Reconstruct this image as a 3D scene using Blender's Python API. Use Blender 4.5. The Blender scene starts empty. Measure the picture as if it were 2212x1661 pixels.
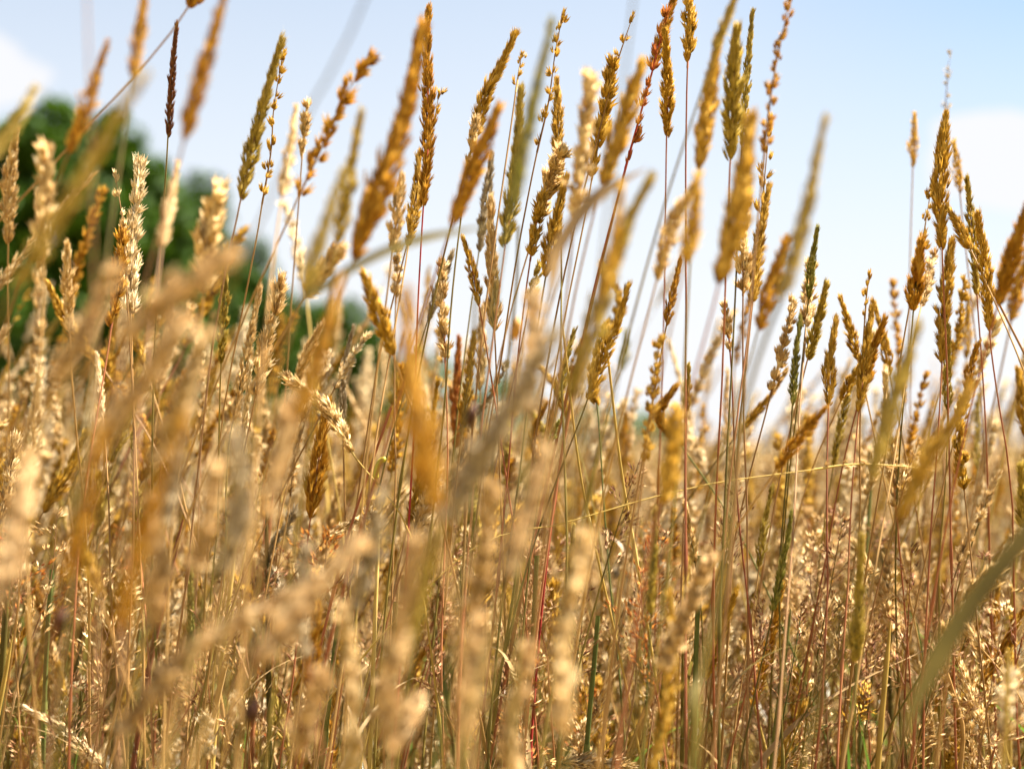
import bpy, math, random
import numpy as np
from mathutils import Vector

# ------------------------------------------------------------------ scene, camera, world, sun
SC = bpy.context.scene
COL = SC.collection
R = math.radians
CAM_H = 0.36
LENS, SENSOR = 50.0, 36.0
K = SENSOR / LENS / 2212.0            # size of one photo unit (photo 2212 wide) at a distance of one metre
CX, CY = 1106.0, 830.5
HORIZON = 968.0
PITCH = math.atan((HORIZON - CY) * K)
FOCUS = 0.60

cam = bpy.data.cameras.new('camera')
cam.lens, cam.sensor_width = LENS, SENSOR
cam.clip_start, cam.clip_end = 0.02, 2000.0
cam.dof.use_dof = True
cam.dof.focus_distance = FOCUS
cam.dof.aperture_fstop = 6.6
cam.dof.aperture_blades = 0
cam_o = bpy.data.objects.new('camera', cam)
COL.objects.link(cam_o)
cam_o.location = (0, 0, CAM_H)
cam_o.rotation_euler = (math.pi / 2 + PITCH, 0, 0)
SC.camera = cam_o

SUN_EL, SUN_AZ = R(61), R(72)         # azimuth measured clockwise from the view direction (+Y)
sun_dir = Vector((math.sin(SUN_AZ) * math.cos(SUN_EL), math.cos(SUN_AZ) * math.cos(SUN_EL), math.sin(SUN_EL)))
sl = bpy.data.lights.new('sun', 'SUN')
sl.energy, sl.angle, sl.color = 5.0, R(0.53), (1.0, 0.95, 0.86)
so = bpy.data.objects.new('sun', sl)
COL.objects.link(so)
so.rotation_euler = (-sun_dir).to_track_quat('-Z', 'Y').to_euler()
so.location = (3, 3, 8)

W = bpy.data.worlds.new('World')
SC.world = W
W.use_nodes = True
nt = W.node_tree
nt.nodes.clear()
def wn(t, **kw):
    n = nt.nodes.new(t)
    for k, v in kw.items(): setattr(n, k, v)
    return n
out = wn('ShaderNodeOutputWorld'); bg = wn('ShaderNodeBackground')
sky = wn('ShaderNodeTexSky', sky_type='NISHITA')
sky.sun_disc = False
sky.sun_elevation, sky.sun_rotation = SUN_EL, SUN_AZ
sky.air_density, sky.dust_density, sky.ozone_density = 1.0, 0.4, 4.0
bg.inputs['Strength'].default_value = 0.05
# thin summer cloud: soft banks where the photograph has them plus broken veil
tc = wn('ShaderNodeTexCoord')
def dirpx(x, y):
    v = Vector(((x - CX) * K, 1.0, -(y - CY) * K))
    v.rotate(Vector((1, 0, 0)).to_track_quat('X', 'Z') if False else __import__('mathutils').Matrix.Rotation(PITCH, 3, 'X').to_quaternion())
    return v.normalized()
def math_node(op, a, b=None, c=None, clamp=False):
    n = wn('ShaderNodeMath', operation=op, use_clamp=clamp)
    for i, v in enumerate((a, b, c)):
        if v is None: continue
        if isinstance(v, (int, float)): n.inputs[i].default_value = v
        else: nt.links.new(v, n.inputs[i])
    return n.outputs[0]
noise = wn('ShaderNodeTexNoise'); noise.inputs['Scale'].default_value = 11.0
noise.inputs['Detail'].default_value = 5.0; noise.inputs['Roughness'].default_value = 0.55
mp = wn('ShaderNodeMapping'); mp.inputs['Scale'].default_value = (1, 1, 2.2); mp.inputs['Location'].default_value = (3.1, 0.4, 0.2)
nt.links.new(tc.outputs['Generated'], mp.inputs['Vector']); nt.links.new(mp.outputs[0], noise.inputs['Vector'])
sep = wn('ShaderNodeSeparateXYZ'); nt.links.new(tc.outputs['Generated'], sep.inputs[0])
def bank(x, y, rx, rz, gain):
    d = dirpx(x, y)
    dx = math_node('DIVIDE', math_node('SUBTRACT', sep.outputs[0], d.x), rx)
    dz = math_node('DIVIDE', math_node('SUBTRACT', sep.outputs[2], d.z), rz)
    q = math_node('ADD', math_node('MULTIPLY', dx, dx), math_node('MULTIPLY', dz, dz))
    return math_node('MULTIPLY', math_node('SUBTRACT', 1.0, q, clamp=True), gain)
banks = math_node('ADD', bank(2190, 335, .075, .038, 1.35), bank(-60, 150, .06, .04, 1.0))
banks = math_node('ADD', banks, bank(2260, 470, .13, .045, .3))
banks = math_node('ADD', banks, bank(1150, -30, .16, .02, .25))
cl = math_node('ADD', banks, math_node('MULTIPLY', math_node('SUBTRACT', noise.outputs[0], 0.5), 1.6))
mr = wn('ShaderNodeMapRange', interpolation_type='SMOOTHSTEP'); nt.links.new(cl, mr.inputs[0])
mr.inputs[1].default_value, mr.inputs[2].default_value = .38, .80
cl = mr.outputs[0]
# haze thickens towards the horizon, thinner high on the right where the blue shows
low = math_node('SUBTRACT', 1.0, math_node('MULTIPLY', sep.outputs[2], 2.55), clamp=True)
veil = math_node('POWER', low, 1.0)
veil = math_node('MULTIPLY', veil, math_node('SUBTRACT', 1.0, math_node('MULTIPLY', math_node('MAXIMUM', sep.outputs[0], 0.0), 0.25)))
cl = math_node('MAXIMUM', math_node('MULTIPLY', cl, 1.0), math_node('ADD', math_node('MULTIPLY', veil, 0.80), math_node('SUBTRACT', 0.32, math_node('MULTIPLY', math_node('MULTIPLY', math_node('SUBTRACT', sep.outputs[0], 0.12, clamp=True), math_node('SUBTRACT', sep.outputs[2], 0.12, clamp=True)), 9.0))), clamp=False)
cl = math_node('MINIMUM', cl, 0.97)
mix = wn('ShaderNodeMix', data_type='RGBA')
nt.links.new(cl, mix.inputs[0])
tint = wn('ShaderNodeMix', data_type='RGBA', blend_type='MULTIPLY')      # warm camera white balance
tint.inputs[0].default_value = 1.0; tint.inputs[7].default_value = (.67, .66, .585, 1)
nt.links.new(sky.outputs[0], tint.inputs[6]); nt.links.new(tint.outputs[2], mix.inputs[6])
mix.inputs[7].default_value = (3.12, 3.13, 3.22, 1)
nt.links.new(mix.outputs[2], bg.inputs[0]); nt.links.new(bg.outputs[0], out.inputs[0])

vs = SC.view_settings
vs.view_transform, vs.look, vs.gamma, vs.exposure = 'Standard', 'None', 1.0, 2.65
vs.use_curve_mapping = False
SC.render.film_transparent = False
cy = SC.cycles
cy.use_denoising = True
cy.max_bounces, cy.diffuse_bounces, cy.glossy_bounces, cy.transmission_bounces, cy.transparent_max_bounces = 4, 1, 1, 3, 4
cy.caustics_reflective = cy.caustics_refractive = False
cy.sample_clamp_indirect = 6.0

# ------------------------------------------------------------------ materials
MATS = {}
def ramp_mat(name, c1, c2, c3, transl=0.33, rough=0.7, spec=0.12, scale=350.0, amp=0.25):
    m = bpy.data.materials.new(name); m.use_nodes = True
    t = m.node_tree; t.nodes.clear(); L = t.links.new
    o = t.nodes.new('ShaderNodeOutputMaterial')
    a = t.nodes.new('ShaderNodeAttribute'); a.attribute_name = 'rnd'
    n = t.nodes.new('ShaderNodeTexNoise'); n.inputs['Scale'].default_value = scale; n.inputs['Detail'].default_value = 3
    g = t.nodes.new('ShaderNodeNewGeometry'); L(g.outputs['Position'], n.inputs['Vector'])
    mm = t.nodes.new('ShaderNodeMath'); mm.operation = 'MULTIPLY_ADD'
    L(n.outputs[0], mm.inputs[0]); mm.inputs[1].default_value = amp * 2; mm.inputs[2].default_value = -amp
    ad = t.nodes.new('ShaderNodeMath'); ad.operation = 'ADD'; ad.use_clamp = True
    L(a.outputs['Fac'], ad.inputs[0]); L(mm.outputs[0], ad.inputs[1])
    r = t.nodes.new('ShaderNodeValToRGB'); L(ad.outputs[0], r.inputs[0])
    e = r.color_ramp.elements
    e[0].position, e[0].color = 0.0, (*c1, 1); e[1].position, e[1].color = 1.0, (*c3, 1)
    x = e.new(0.5); x.color = (*c2, 1)
    p = t.nodes.new('ShaderNodeBsdfPrincipled'); L(r.outputs[0], p.inputs['Base Color'])
    p.inputs['Roughness'].default_value = rough; p.inputs['Specular IOR Level'].default_value = spec
    if transl > 0:
        tr = t.nodes.new('ShaderNodeBsdfTranslucent'); L(r.outputs[0], tr.inputs['Color'])
        mx = t.nodes.new('ShaderNodeMixShader'); mx.inputs[0].default_value = transl
        L(p.outputs[0], mx.inputs[1]); L(tr.outputs[0], mx.inputs[2]); L(mx.outputs[0], o.inputs[0])
    else:
        L(p.outputs[0], o.inputs[0])
    MATS[name] = m
    return m
ramp_mat('gold',  (.25,.115,.009), (.49,.27,.028), (.77,.51,.12))
ramp_mat('amber', (.22,.080,.007), (.42,.19,.016), (.64,.37,.06))
ramp_mat('straw', (.38,.205,.065), (.65,.42,.165), (.92,.73,.42))
ramp_mat('tan',   (.31,.165,.055), (.54,.335,.14), (.80,.59,.32))
ramp_mat('cream', (.46,.28,.115), (.76,.56,.29), (.93,.80,.55))
ramp_mat('olive', (.20,.135,.02), (.40,.28,.045), (.60,.44,.13))
ramp_mat('green', (.10,.105,.018), (.23,.21,.04), (.46,.38,.11))
ramp_mat('brown', (.07,.022,.010), (.14,.05,.018), (.26,.11,.035), .2)
ramp_mat('rust',  (.26,.06,.02), (.44,.15,.03), (.60,.30,.07))
ramp_mat('grey',  (.22,.15,.08), (.38,.29,.17), (.54,.44,.30))
ramp_mat('purple',(.13,.045,.020), (.30,.145,.06), (.60,.41,.21), .25)
SK = dict(transl=.12, rough=.62, spec=.22, scale=120.0, amp=.35)
ramp_mat('s_tan',   (.15,.070,.018), (.30,.16,.045), (.53,.33,.12), **SK)
ramp_mat('s_rust',  (.15,.040,.016), (.28,.09,.034), (.44,.19,.075), **SK)
ramp_mat('s_red',   (.22,.018,.016), (.36,.035,.025), (.46,.10,.05), **SK)
ramp_mat('s_olive', (.05,.038,.006), (.125,.09,.013), (.29,.21,.045), **SK)
ramp_mat('s_yellow',(.24,.14,.022), (.40,.26,.055), (.60,.43,.14), **SK)
ramp_mat('s_green', (.040,.050,.010), (.08,.095,.018), (.16,.165,.04), **SK)
ramp_mat('s_mauve', (.15,.070,.030), (.27,.14,.055), (.45,.27,.12), **SK)
BK = dict(transl=.4, rough=.4, spec=.4, scale=90.0, amp=.3)
ramp_mat('b_straw', (.17,.10,.038), (.30,.19,.08), (.50,.36,.18), **BK)
ramp_mat('b_olive', (.06,.050,.009), (.14,.105,.022), (.30,.21,.06), **BK)
ramp_mat('b_green', (.035,.08,.010), (.08,.16,.018), (.15,.26,.04), **BK)
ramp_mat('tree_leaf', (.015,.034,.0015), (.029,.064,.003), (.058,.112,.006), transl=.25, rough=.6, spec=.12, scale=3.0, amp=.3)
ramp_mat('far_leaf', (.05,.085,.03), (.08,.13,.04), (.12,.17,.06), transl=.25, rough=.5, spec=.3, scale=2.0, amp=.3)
ramp_mat('bark', (.05,.035,.022), (.09,.065,.04), (.14,.10,.07), transl=0, rough=.9, spec=.1, scale=9.0, amp=.5)
ramp_mat('caterpillar_skin', (.10,.07,.01), (.42,.36,.03), (.55,.48,.07), transl=.15, rough=.4, spec=.4, scale=900.0, amp=.5)
ramp_mat('cocoon_skin', (.020,.007,.003), (.05,.017,.006), (.11,.04,.012), transl=.1, rough=.6, spec=.2, scale=300.0, amp=.4)
ramp_mat('amber_husk', (.30,.13,.02), (.48,.24,.04), (.60,.34,.08), transl=.3, rough=.5, spec=.3, scale=300.0, amp=.3)
ramp_mat('husk', (.35,.09,.012), (.52,.16,.02), (.62,.26,.05), transl=.25, rough=.6, spec=.2, scale=500.0, amp=.3)

# ground: straw thatch over soil with green patches
g = bpy.data.materials.new('meadow_soil'); g.use_nodes = True
t = g.node_tree; L = t.links.new; p = t.nodes['Principled BSDF']
ge = t.nodes.new('ShaderNodeNewGeometry')
n1 = t.nodes.new('ShaderNodeTexNoise'); n1.inputs['Scale'].default_value = 60; n1.inputs['Detail'].default_value = 6
n2 = t.nodes.new('ShaderNodeTexNoise'); n2.inputs['Scale'].default_value = 0.35; n2.inputs['Detail'].default_value = 4
L(ge.outputs['Position'], n1.inputs['Vector']); L(ge.outputs['Position'], n2.inputs['Vector'])
r1 = t.nodes.new('ShaderNodeValToRGB'); L(n1.outputs[0], r1.inputs[0])
e = r1.color_ramp.elements
e[0].position, e[0].color = .3, (.03,.022,.010,1); e[1].position, e[1].color = .72, (.20,.13,.05,1)
x = e.new(.5); x.color = (.08,.055,.02,1)
r2 = t.nodes.new('ShaderNodeValToRGB'); L(n2.outputs[0], r2.inputs[0])
e = r2.color_ramp.elements
e[0].position, e[0].color = .35, (.20,.19,.05,1); e[1].position, e[1].color = .65, (.46,.31,.14,1)
mx = t.nodes.new('ShaderNodeMix'); mx.data_type = 'RGBA'; mx.inputs[0].default_value = .5
L(r1.outputs[0], mx.inputs[6]); L(r2.outputs[0], mx.inputs[7]); L(mx.outputs[2], p.inputs['Base Color'])
p.inputs['Roughness'].default_value = .9; p.inputs['Specular IOR Level'].default_value = .1
MATS['meadow_soil'] = g

# ------------------------------------------------------------------ mesh building
def nrm(a):
    return a / np.maximum(np.linalg.norm(a, axis=-1, keepdims=True), 1e-12)

class MB:
    """collects vertices and faces, links them as one mesh object"""
    def __init__(s): s.v, s.q, s.t, s.qm, s.tm, s.qr, s.tr, s.n = [], [], [], [], [], [], [], 0
    def add(s, v, q=None, t=None, qr=None, tr=None, m=0):
        if q is not None and len(q):
            s.q.append(q + s.n); s.qm.append(np.full(len(q), m)); s.qr.append(np.broadcast_to(.5 if qr is None else qr, (len(q),)))
        if t is not None and len(t):
            s.t.append(t + s.n); s.tm.append(np.full(len(t), m)); s.tr.append(np.broadcast_to(.5 if tr is None else tr, (len(t),)))
        s.v.append(v); s.n += len(v)
    def arrays(s):
        f = lambda l, sh, dt: np.concatenate(l) if l else np.zeros(sh, dt)
        return (f(s.v, (0, 3), float), f(s.q, (0, 4), int), f(s.t, (0, 3), int), f(s.qm, (0,), int), f(s.tm, (0,), int), f(s.qr, (0,), float), f(s.tr, (0,), float))
    def mesh(s, name, mats, shift=(0, 0, 0)):
        v, q, t, qm, tm, qr, tr = s.arrays()
        v = v - np.asarray(shift)
        me = bpy.data.meshes.new(name)
        me.vertices.add(len(v)); me.vertices.foreach_set('co', v.astype(np.float32).ravel())
        li = np.concatenate([q.ravel(), t.ravel()]).astype(np.int32)
        me.loops.add(len(li)); me.loops.foreach_set('vertex_index', li)
        ls = np.concatenate([np.arange(len(q)) * 4, len(q) * 4 + np.arange(len(t)) * 3]).astype(np.int32)
        me.polygons.add(len(ls)); me.polygons.foreach_set('loop_start', ls)
        me.polygons.foreach_set('material_index', np.concatenate([qm, tm]).astype(np.int32))
        me.polygons.foreach_set('use_smooth', np.ones(len(ls), bool))
        a = me.attributes.new('rnd', 'FLOAT', 'FACE')
        a.data.foreach_set('value', np.concatenate([qr, tr]).astype(np.float32))
        me.update(calc_edges=True)
        for m in mats: me.materials.append(MATS[m])
        return me
    def build(s, name, mats, parent=None, shift=(0, 0, 0)):
        o = bpy.data.objects.new(name, s.mesh(name, mats, shift)); COL.objects.link(o)
        if parent is not None: o.parent = parent
        return o

def tube(mb, P, rad, k=5, m=0, rnd=.5):
    P = np.asarray(P, float); n = len(P)
    T = nrm(np.gradient(P, axis=0))
    ref = np.where(np.abs(T[:, 1:2]) < .9, np.array([[0, 1., 0]]), np.array([[1., 0, 0]]))
    N = nrm(np.cross(T, ref)); B = np.cross(T, N)
    a = np.arange(k) * 2 * math.pi / k
    rad = np.broadcast_to(rad, (n,))
    V = P[:, None] + rad[:, None, None] * (np.cos(a)[None, :, None] * N[:, None] + np.sin(a)[None, :, None] * B[:, None])
    i = np.arange(n - 1)[:, None] * k; j = np.arange(k)[None]; j2 = (j + 1) % k
    q = np.stack([i + j, i + j2, i + k + j2, i + k + j], -1).reshape(-1, 4)
    mb.add(V.reshape(-1, 3), q, m=m, qr=rnd)

def strip(mb, P, wid, side, fold=.25, m=0, rnd=.5):
    """a grass blade: a keeled ribbon along P; wid half widths; side: approximate width direction"""
    P = np.asarray(P, float); n = len(P)
    T = nrm(np.gradient(P, axis=0))
    S = nrm(np.asarray(side)[None] - T * (T @ np.asarray(side))[:, None])
    U = np.cross(S, T); wid = np.broadcast_to(wid, (n,))[:, None]
    V = np.stack([P - S * wid + U * wid * fold, P, P + S * wid + U * wid * fold], 1).reshape(-1, 3)
    i = np.arange(n - 1) * 3
    q = np.concatenate([np.stack([i, i + 1, i + 4, i + 3], -1), np.stack([i + 1, i + 2, i + 5, i + 4], -1)])
    mb.add(V, q, m=m, qr=rnd)

def glume(rows, hw, keel, tilt, lean, y0=0., sx=1., sz=1.):
    v = []
    for t_, h, k_ in zip(rows, hw, keel):
        v += [(-h * sx, 0, t_ * sz), (0, k_, t_ * sz), (h * sx, 0, t_ * sz)]
    v = np.array(v)
    # slender rows are in units of width for x,y and of length for z: tilts act as shears
    v[:, 0] += tilt * v[:, 2]; v[:, 1] += y0 + lean * v[:, 2]
    n = len(rows); i = np.arange(n - 1) * 3
    return v, np.concatenate([np.stack([i, i + 1, i + 4, i + 3], -1), np.stack([i + 1, i + 2, i + 5, i + 4], -1)])
def join(parts):
    V, Q, n = [], [], 0
    for v, q in parts: V.append(v); Q.append(q + n); n += len(v)
    return np.concatenate(V), np.concatenate(Q)
ROW4 = ([0, .22, .52, .80, 1], [.20, .46, .40, .14, .006], [.12, .38, .34, .15, .01])
ROW2 = ([0, .38, 1], [.2, .5, .02], [.1, .34, .02])
TMPL = [
    join([glume(*ROW4, -.75, .12, sx=.62), glume(*ROW4, .70, .05, sx=.62, sz=.92), glume(*ROW4, .12, .62, .15, .62, .80), glume(*ROW4, -.18, -.6, -.12, .55, 1.05)]),
    join([glume(*ROW2, -.6, .15, sx=.8), glume(*ROW2, .6, .1, sx=.8, sz=.93), glume(*ROW2, .0, .4, .1, .8, .8)]),
    join([glume(*ROW2, -.2, .15, sx=1.2), glume(*ROW2, .35, .0, sx=.9, sz=.9)]),
]
ROWS = [np.concatenate([np.tile(np.linspace(-.28, .17, k), 2) for k in ks]) for ks in ((4, 4, 4, 4), (2, 2, 2), (2, 2))]
def spikelets(mb, P, D, O, Ln, Wd, lod, rng, m=0, bias=0., awn=0.):
    """P base, D direction, O outward hint, Ln length, Wd width (arrays)"""
    n = len(P)
    if n == 0: return
    D = nrm(D); Y = nrm(O - D * np.sum(O * D, -1, keepdims=True) + 1e-9); X = np.cross(Y, D)
    a = rng.normal(0, .55, n)[:, None]
    X, Y = X * np.cos(a) + Y * np.sin(a), Y * np.cos(a) - X * np.sin(a)
    v, q = TMPL[lod]; nv = len(v)
    V = P[:, None] + v[None, :, 0:1] * (X * Wd[:, None])[:, None] + v[None, :, 1:2] * (Y * Wd[:, None])[:, None] + v[None, :, 2:3] * (D * Ln[:, None])[:, None]
    Q = (q[None] + (np.arange(n) * nv)[:, None, None]).reshape(-1, 4)
    base = np.clip(rng.normal(.5 + bias, .20, n), 0, 1)
    rr = np.clip(np.repeat(base, len(q)) + np.tile(ROWS[lod], n) + rng.normal(0, .07, n * len(q)), 0, 1)
    mb.add(V.reshape(-1, 3), Q, m=m, qr=rr)
    if awn > 0:
        s = rng.random(n) < .55
        tip = P[s] + D[s] * (Ln[s] * .9)[:, None]; k = len(tip)
        if k:
            d2 = nrm(D[s] + rng.normal(0, .34, (k, 3)) + O[s] * .30) * (Ln[s] * awn * rng.uniform(.4, 1, k))[:, None]
            X2 = X[s] * (Wd[s] * .07)[:, None]
            V = np.stack([tip - X2, tip + X2, tip + d2], 1).reshape(-1, 3)
            mb.add(V, t=np.arange(k * 3).reshape(-1, 3), tr=.9, m=m)

class Curve:
    """Catmull-Rom curve resampled evenly"""
    def __init__(s, pts, n=60):
        p = np.asarray(pts, float)
        p = np.vstack([2 * p[0] - p[1], p, 2 * p[-1] - p[-2]])
        o = []
        for i in range(1, len(p) - 2):
            u = np.linspace(0, 1, 16, endpoint=(i == len(p) - 3))[:, None]
            a, b, c, d = p[i - 1], p[i], p[i + 1], p[i + 2]
            o.append(.5 * (2 * b + (c - a) * u + (2 * a - 5 * b + 4 * c - d) * u ** 2 + (3 * b - a - 3 * c + d) * u ** 3))
        o = np.vstack(o); l = np.r_[0, np.cumsum(np.linalg.norm(np.diff(o, axis=0), axis=1))]
        s.L = l[-1]; u = np.linspace(0, s.L, n)
        s.P = np.stack([np.interp(u, l, o[:, k]) for k in range(3)], 1); s.T = nrm(np.gradient(s.P, axis=0)); s.n = n
    def at(s, t):
        x = np.clip(np.asarray(t, float), 0, 1) * (s.n - 1)
        f = lambda A: np.stack([np.interp(x, np.arange(s.n), A[:, k]) for k in range(3)], 1)
        return f(s.P), nrm(f(s.T))

def perp(T, az):
    ref = np.array([[0, 1., 0]]); N = nrm(np.cross(T, ref) + 1e-9); B = np.cross(T, N)
    return N * np.cos(az)[:, None] + B * np.sin(az)[:, None]

def profile(t, kind, var=.5):
    if kind == 'narrow': return np.clip(t / .08, .35, 1) * np.clip((1 - t) / .5, .22, 1)
    if kind == 'pan':    return np.clip(t / .12, .4, 1) * np.clip((1 - t) / .75, .12, 1)
    if kind == 'loose':  return np.clip(t / .1, .5, 1) * np.clip((1 - t) / .9, .25, 1)
    return np.clip(t / (.10 + .22 * var), .38, 1) * np.clip((1 - t) / (.75 - .45 * var), .24, 1)

def head(mb, cv, Rad, kind, lod, rng, m=0, ma=1, dens=1.0, size=1.0, awn=.0):
    """flower head along curve cv (base to tip); Rad: overall half width"""
    L = cv.L; ga = 2.39996
    sl0 = min(.0062, max(.0034, Rad * 1.28)) * size
    pad = sl0 * .38
    tube(mb, cv.P[:: (2 if lod == 0 else 6)], np.linspace(.00045, .00015, len(cv.P[:: (2 if lod == 0 else 6)])), 4 if lod == 0 else 3, m=ma, rnd=rng.random())
    if kind in ('spike', 'narrow'):
        step = .00074
        if lod == 1: step *= 1.35
        if lod == 2: step *= 4.2; sl0 *= 1.6
        var = rng.random(); nn = max(6, int(L / step * dens)); kk = 5 if lod < 2 else 3
        tn = (np.arange(nn) + .3) / nn
        lobe = 1 + rng.uniform(.02, .20) * np.sin(tn * L / rng.uniform(.006, .012) * 2 * math.pi + rng.random() * 6) * np.clip((1-tn)*3, 0, 1) + rng.normal(0, .10, nn)
        az = np.arange(nn) * ga + rng.random() * 6
        t_ = np.repeat(tn, kk) + rng.normal(0, .45 / nn, nn * kk)
        az = np.repeat(az, kk) + rng.normal(0, 1.0, nn * kk)
        rr = Rad * 1.03 * profile(np.clip(t_, 0, 1), kind, var) * np.repeat(lobe, kk)
        rf = np.sqrt(rng.uniform(.08, 1, nn * kk))
        P, T = cv.at(t_); O = perp(T, az)
        ang = np.clip(R(6) + R(20 if kind == 'spike' else 13) * rf * np.clip((1.15 - t_), .25, 1) + rng.normal(0, R(6), nn * kk), 0, R(60))
        ln = sl0 * rng.uniform(.75, 1.2, nn * kk)
        pos = P + O * (np.maximum(rr - pad, rr * .45) * rf)[:, None] - T * (ln * .35)[:, None]
        spikelets(mb, pos, T * np.cos(ang)[:, None] + O * np.sin(ang)[:, None], O, ln, ln * rng.uniform(.13, .20, nn * kk), lod, rng, m, awn=awn)
    else:
        loose = kind == 'loose'
        step = (.0056 if loose else .0030) * (1 if lod < 2 else 1.6)
        nn = max(5, int(L / step * dens))
        tn = np.sort((np.arange(nn) + rng.uniform(.1, .9, nn)) / nn)
        for i in range(nn):
            t0 = tn[i]; nb = rng.integers(1, 3) if loose else rng.integers(2, 4)
            if lod == 2: nb = 1
            for b in range(nb):
                az = np.array([i * ga + b * 2.1 + rng.normal(0, .5)])
                P, T = cv.at([t0]); O = perp(T, az)[0]; P, T = P[0], T[0]
                an = R(rng.uniform(18, 34)) if not loose else R(rng.uniform(16, 42))
                ro = Rad * float(profile(np.array([t0]), kind)[0]) * rng.uniform(.55, 1.1)
                bl = max(.0015, (ro - pad * .8) / math.sin(an)); bl = min(bl, L * (1.04 - t0) + .002, .020)
                D = T * math.cos(an) + O * math.sin(an)
                ns = rng.integers(2, 4) if loose else int(4 + bl / .0022)
                if lod == 2: ns = 2 if loose else 4
                s = rng.uniform(.25, 1, ns) if not loose else rng.uniform(.55, 1, ns)
                up = T * .35
                pos = P + (D * s[:, None] + up * (s ** 2)[:, None] * .5) * bl + rng.normal(0, .0005, (ns, 3))
                dd = nrm(D + up + rng.normal(0, .24, (ns, 3)))
                ln = sl0 * rng.uniform(.75, 1.15, ns) * (1.5 if lod == 2 else 1)
                spikelets(mb, pos, dd, np.repeat(O[None], ns, 0), ln, ln * rng.uniform(.26, .38, ns), lod, rng, m, bias=.05, awn=awn)
                if lod < 2 and bl > .002:
                    u = np.linspace(0, .95, 4)[:, None]
                    tube(mb, P + (D * u + up * u ** 2 * .5) * bl, .00014, 3, m=ma, rnd=.6)
        ns = 3; P, T = cv.at(np.linspace(.93, 1, ns)); ln = np.full(ns, sl0)
        spikelets(mb, P, T + rng.normal(0, .1, (ns, 3)), perp(T, rng.uniform(0, 6, ns)), ln, ln * .3, lod, rng, m)

def airy(mb, cv, lod, rng, m=0, ma=1, spread=.028, ncl=7):
    """bent-grass panicle: whorls of hair-fine branches ending in tiny spikelets"""
    tube(mb, cv.P[::4], np.linspace(.0004, .00012, len(cv.P[::4])), 3, m=ma, rnd=.4)
    for i in range(ncl):
        t0 = (i + .2) / ncl
        for b in range(rng.integers(2, 4 if lod < 2 else 3)):
            az = np.array([rng.uniform(0, 6.28)]); P, T = cv.at([t0]); O = perp(T, az)[0]; P, T = P[0], T[0]
            an = R(rng.uniform(28, 75)); D = T * math.cos(an) + O * math.sin(an)
            bl = spread * (1.05 - t0) * rng.uniform(.5, 1.1)
            u = np.linspace(0, 1, 4)[:, None]; droop = np.array([0, 0, -.15]) * rng.uniform(-.5, 1)
            bp = P + (D * u + (T * .25 + droop) * u ** 2) * bl
            tube(mb, bp, .00010 if lod == 0 else .00014, 3, m=ma, rnd=.3)
            ns = rng.integers(3, 8) if lod < 2 else 3
            s = rng.uniform(.35, 1, ns)
            pos = P + (D * s[:, None] + (T * .25 + droop) * (s ** 2)[:, None]) * bl + rng.normal(0, .0010, (ns, 3))
            dd = nrm(D + rng.normal(0, .22, (ns, 3)) + T * .25)
            ln = rng.uniform(.0024, .0042, ns) * (1.0 if lod < 2 else 1.7)
            spikelets(mb, pos, dd, np.repeat(O[None], ns, 0), ln, ln * rng.uniform(.17, .25, ns), max(lod, 1), rng, m, bias=rng.normal(0, .15))

def world_at(x, y, d):
    c = np.array([(x - CX) * K * d, d, -(y - CY) * K * d]); cp, sp = math.cos(PITCH), math.sin(PITCH)
    return np.array([c[0], c[1] * cp - c[2] * sp, CAM_H + c[1] * sp + c[2] * cp])

def ground_curve(hb, tang, rng, sway=.10, depth=.04):
    """stem points from the ground up to the head base hb, leaving along tang"""
    t_ = np.asarray(tang); h = max(hb[2], .02)
    k = np.clip(np.array([t_[0], t_[1]]) / max(t_[2], .25), -1.0, 1.0)
    gx = hb[0] - k[0] * h * .45 + rng.normal(0, sway) * h * .5
    gy = hb[1] - k[1] * h * .3 + rng.normal(0, depth)
    G = np.array([gx, gy, 0.]); c1 = hb - t_ * h * .45
    u = np.linspace(0, 1, 9)[:, None]
    return (1 - u) ** 2 * G + 2 * u * (1 - u) * c1 + u ** 2 * hb

def set_props(o, label, cat, group=None, kind=None):
    if label: o['label'] = label
    if cat: o['category'] = cat
    if group: o['group'] = group
    if kind: o['kind'] = kind

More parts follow.
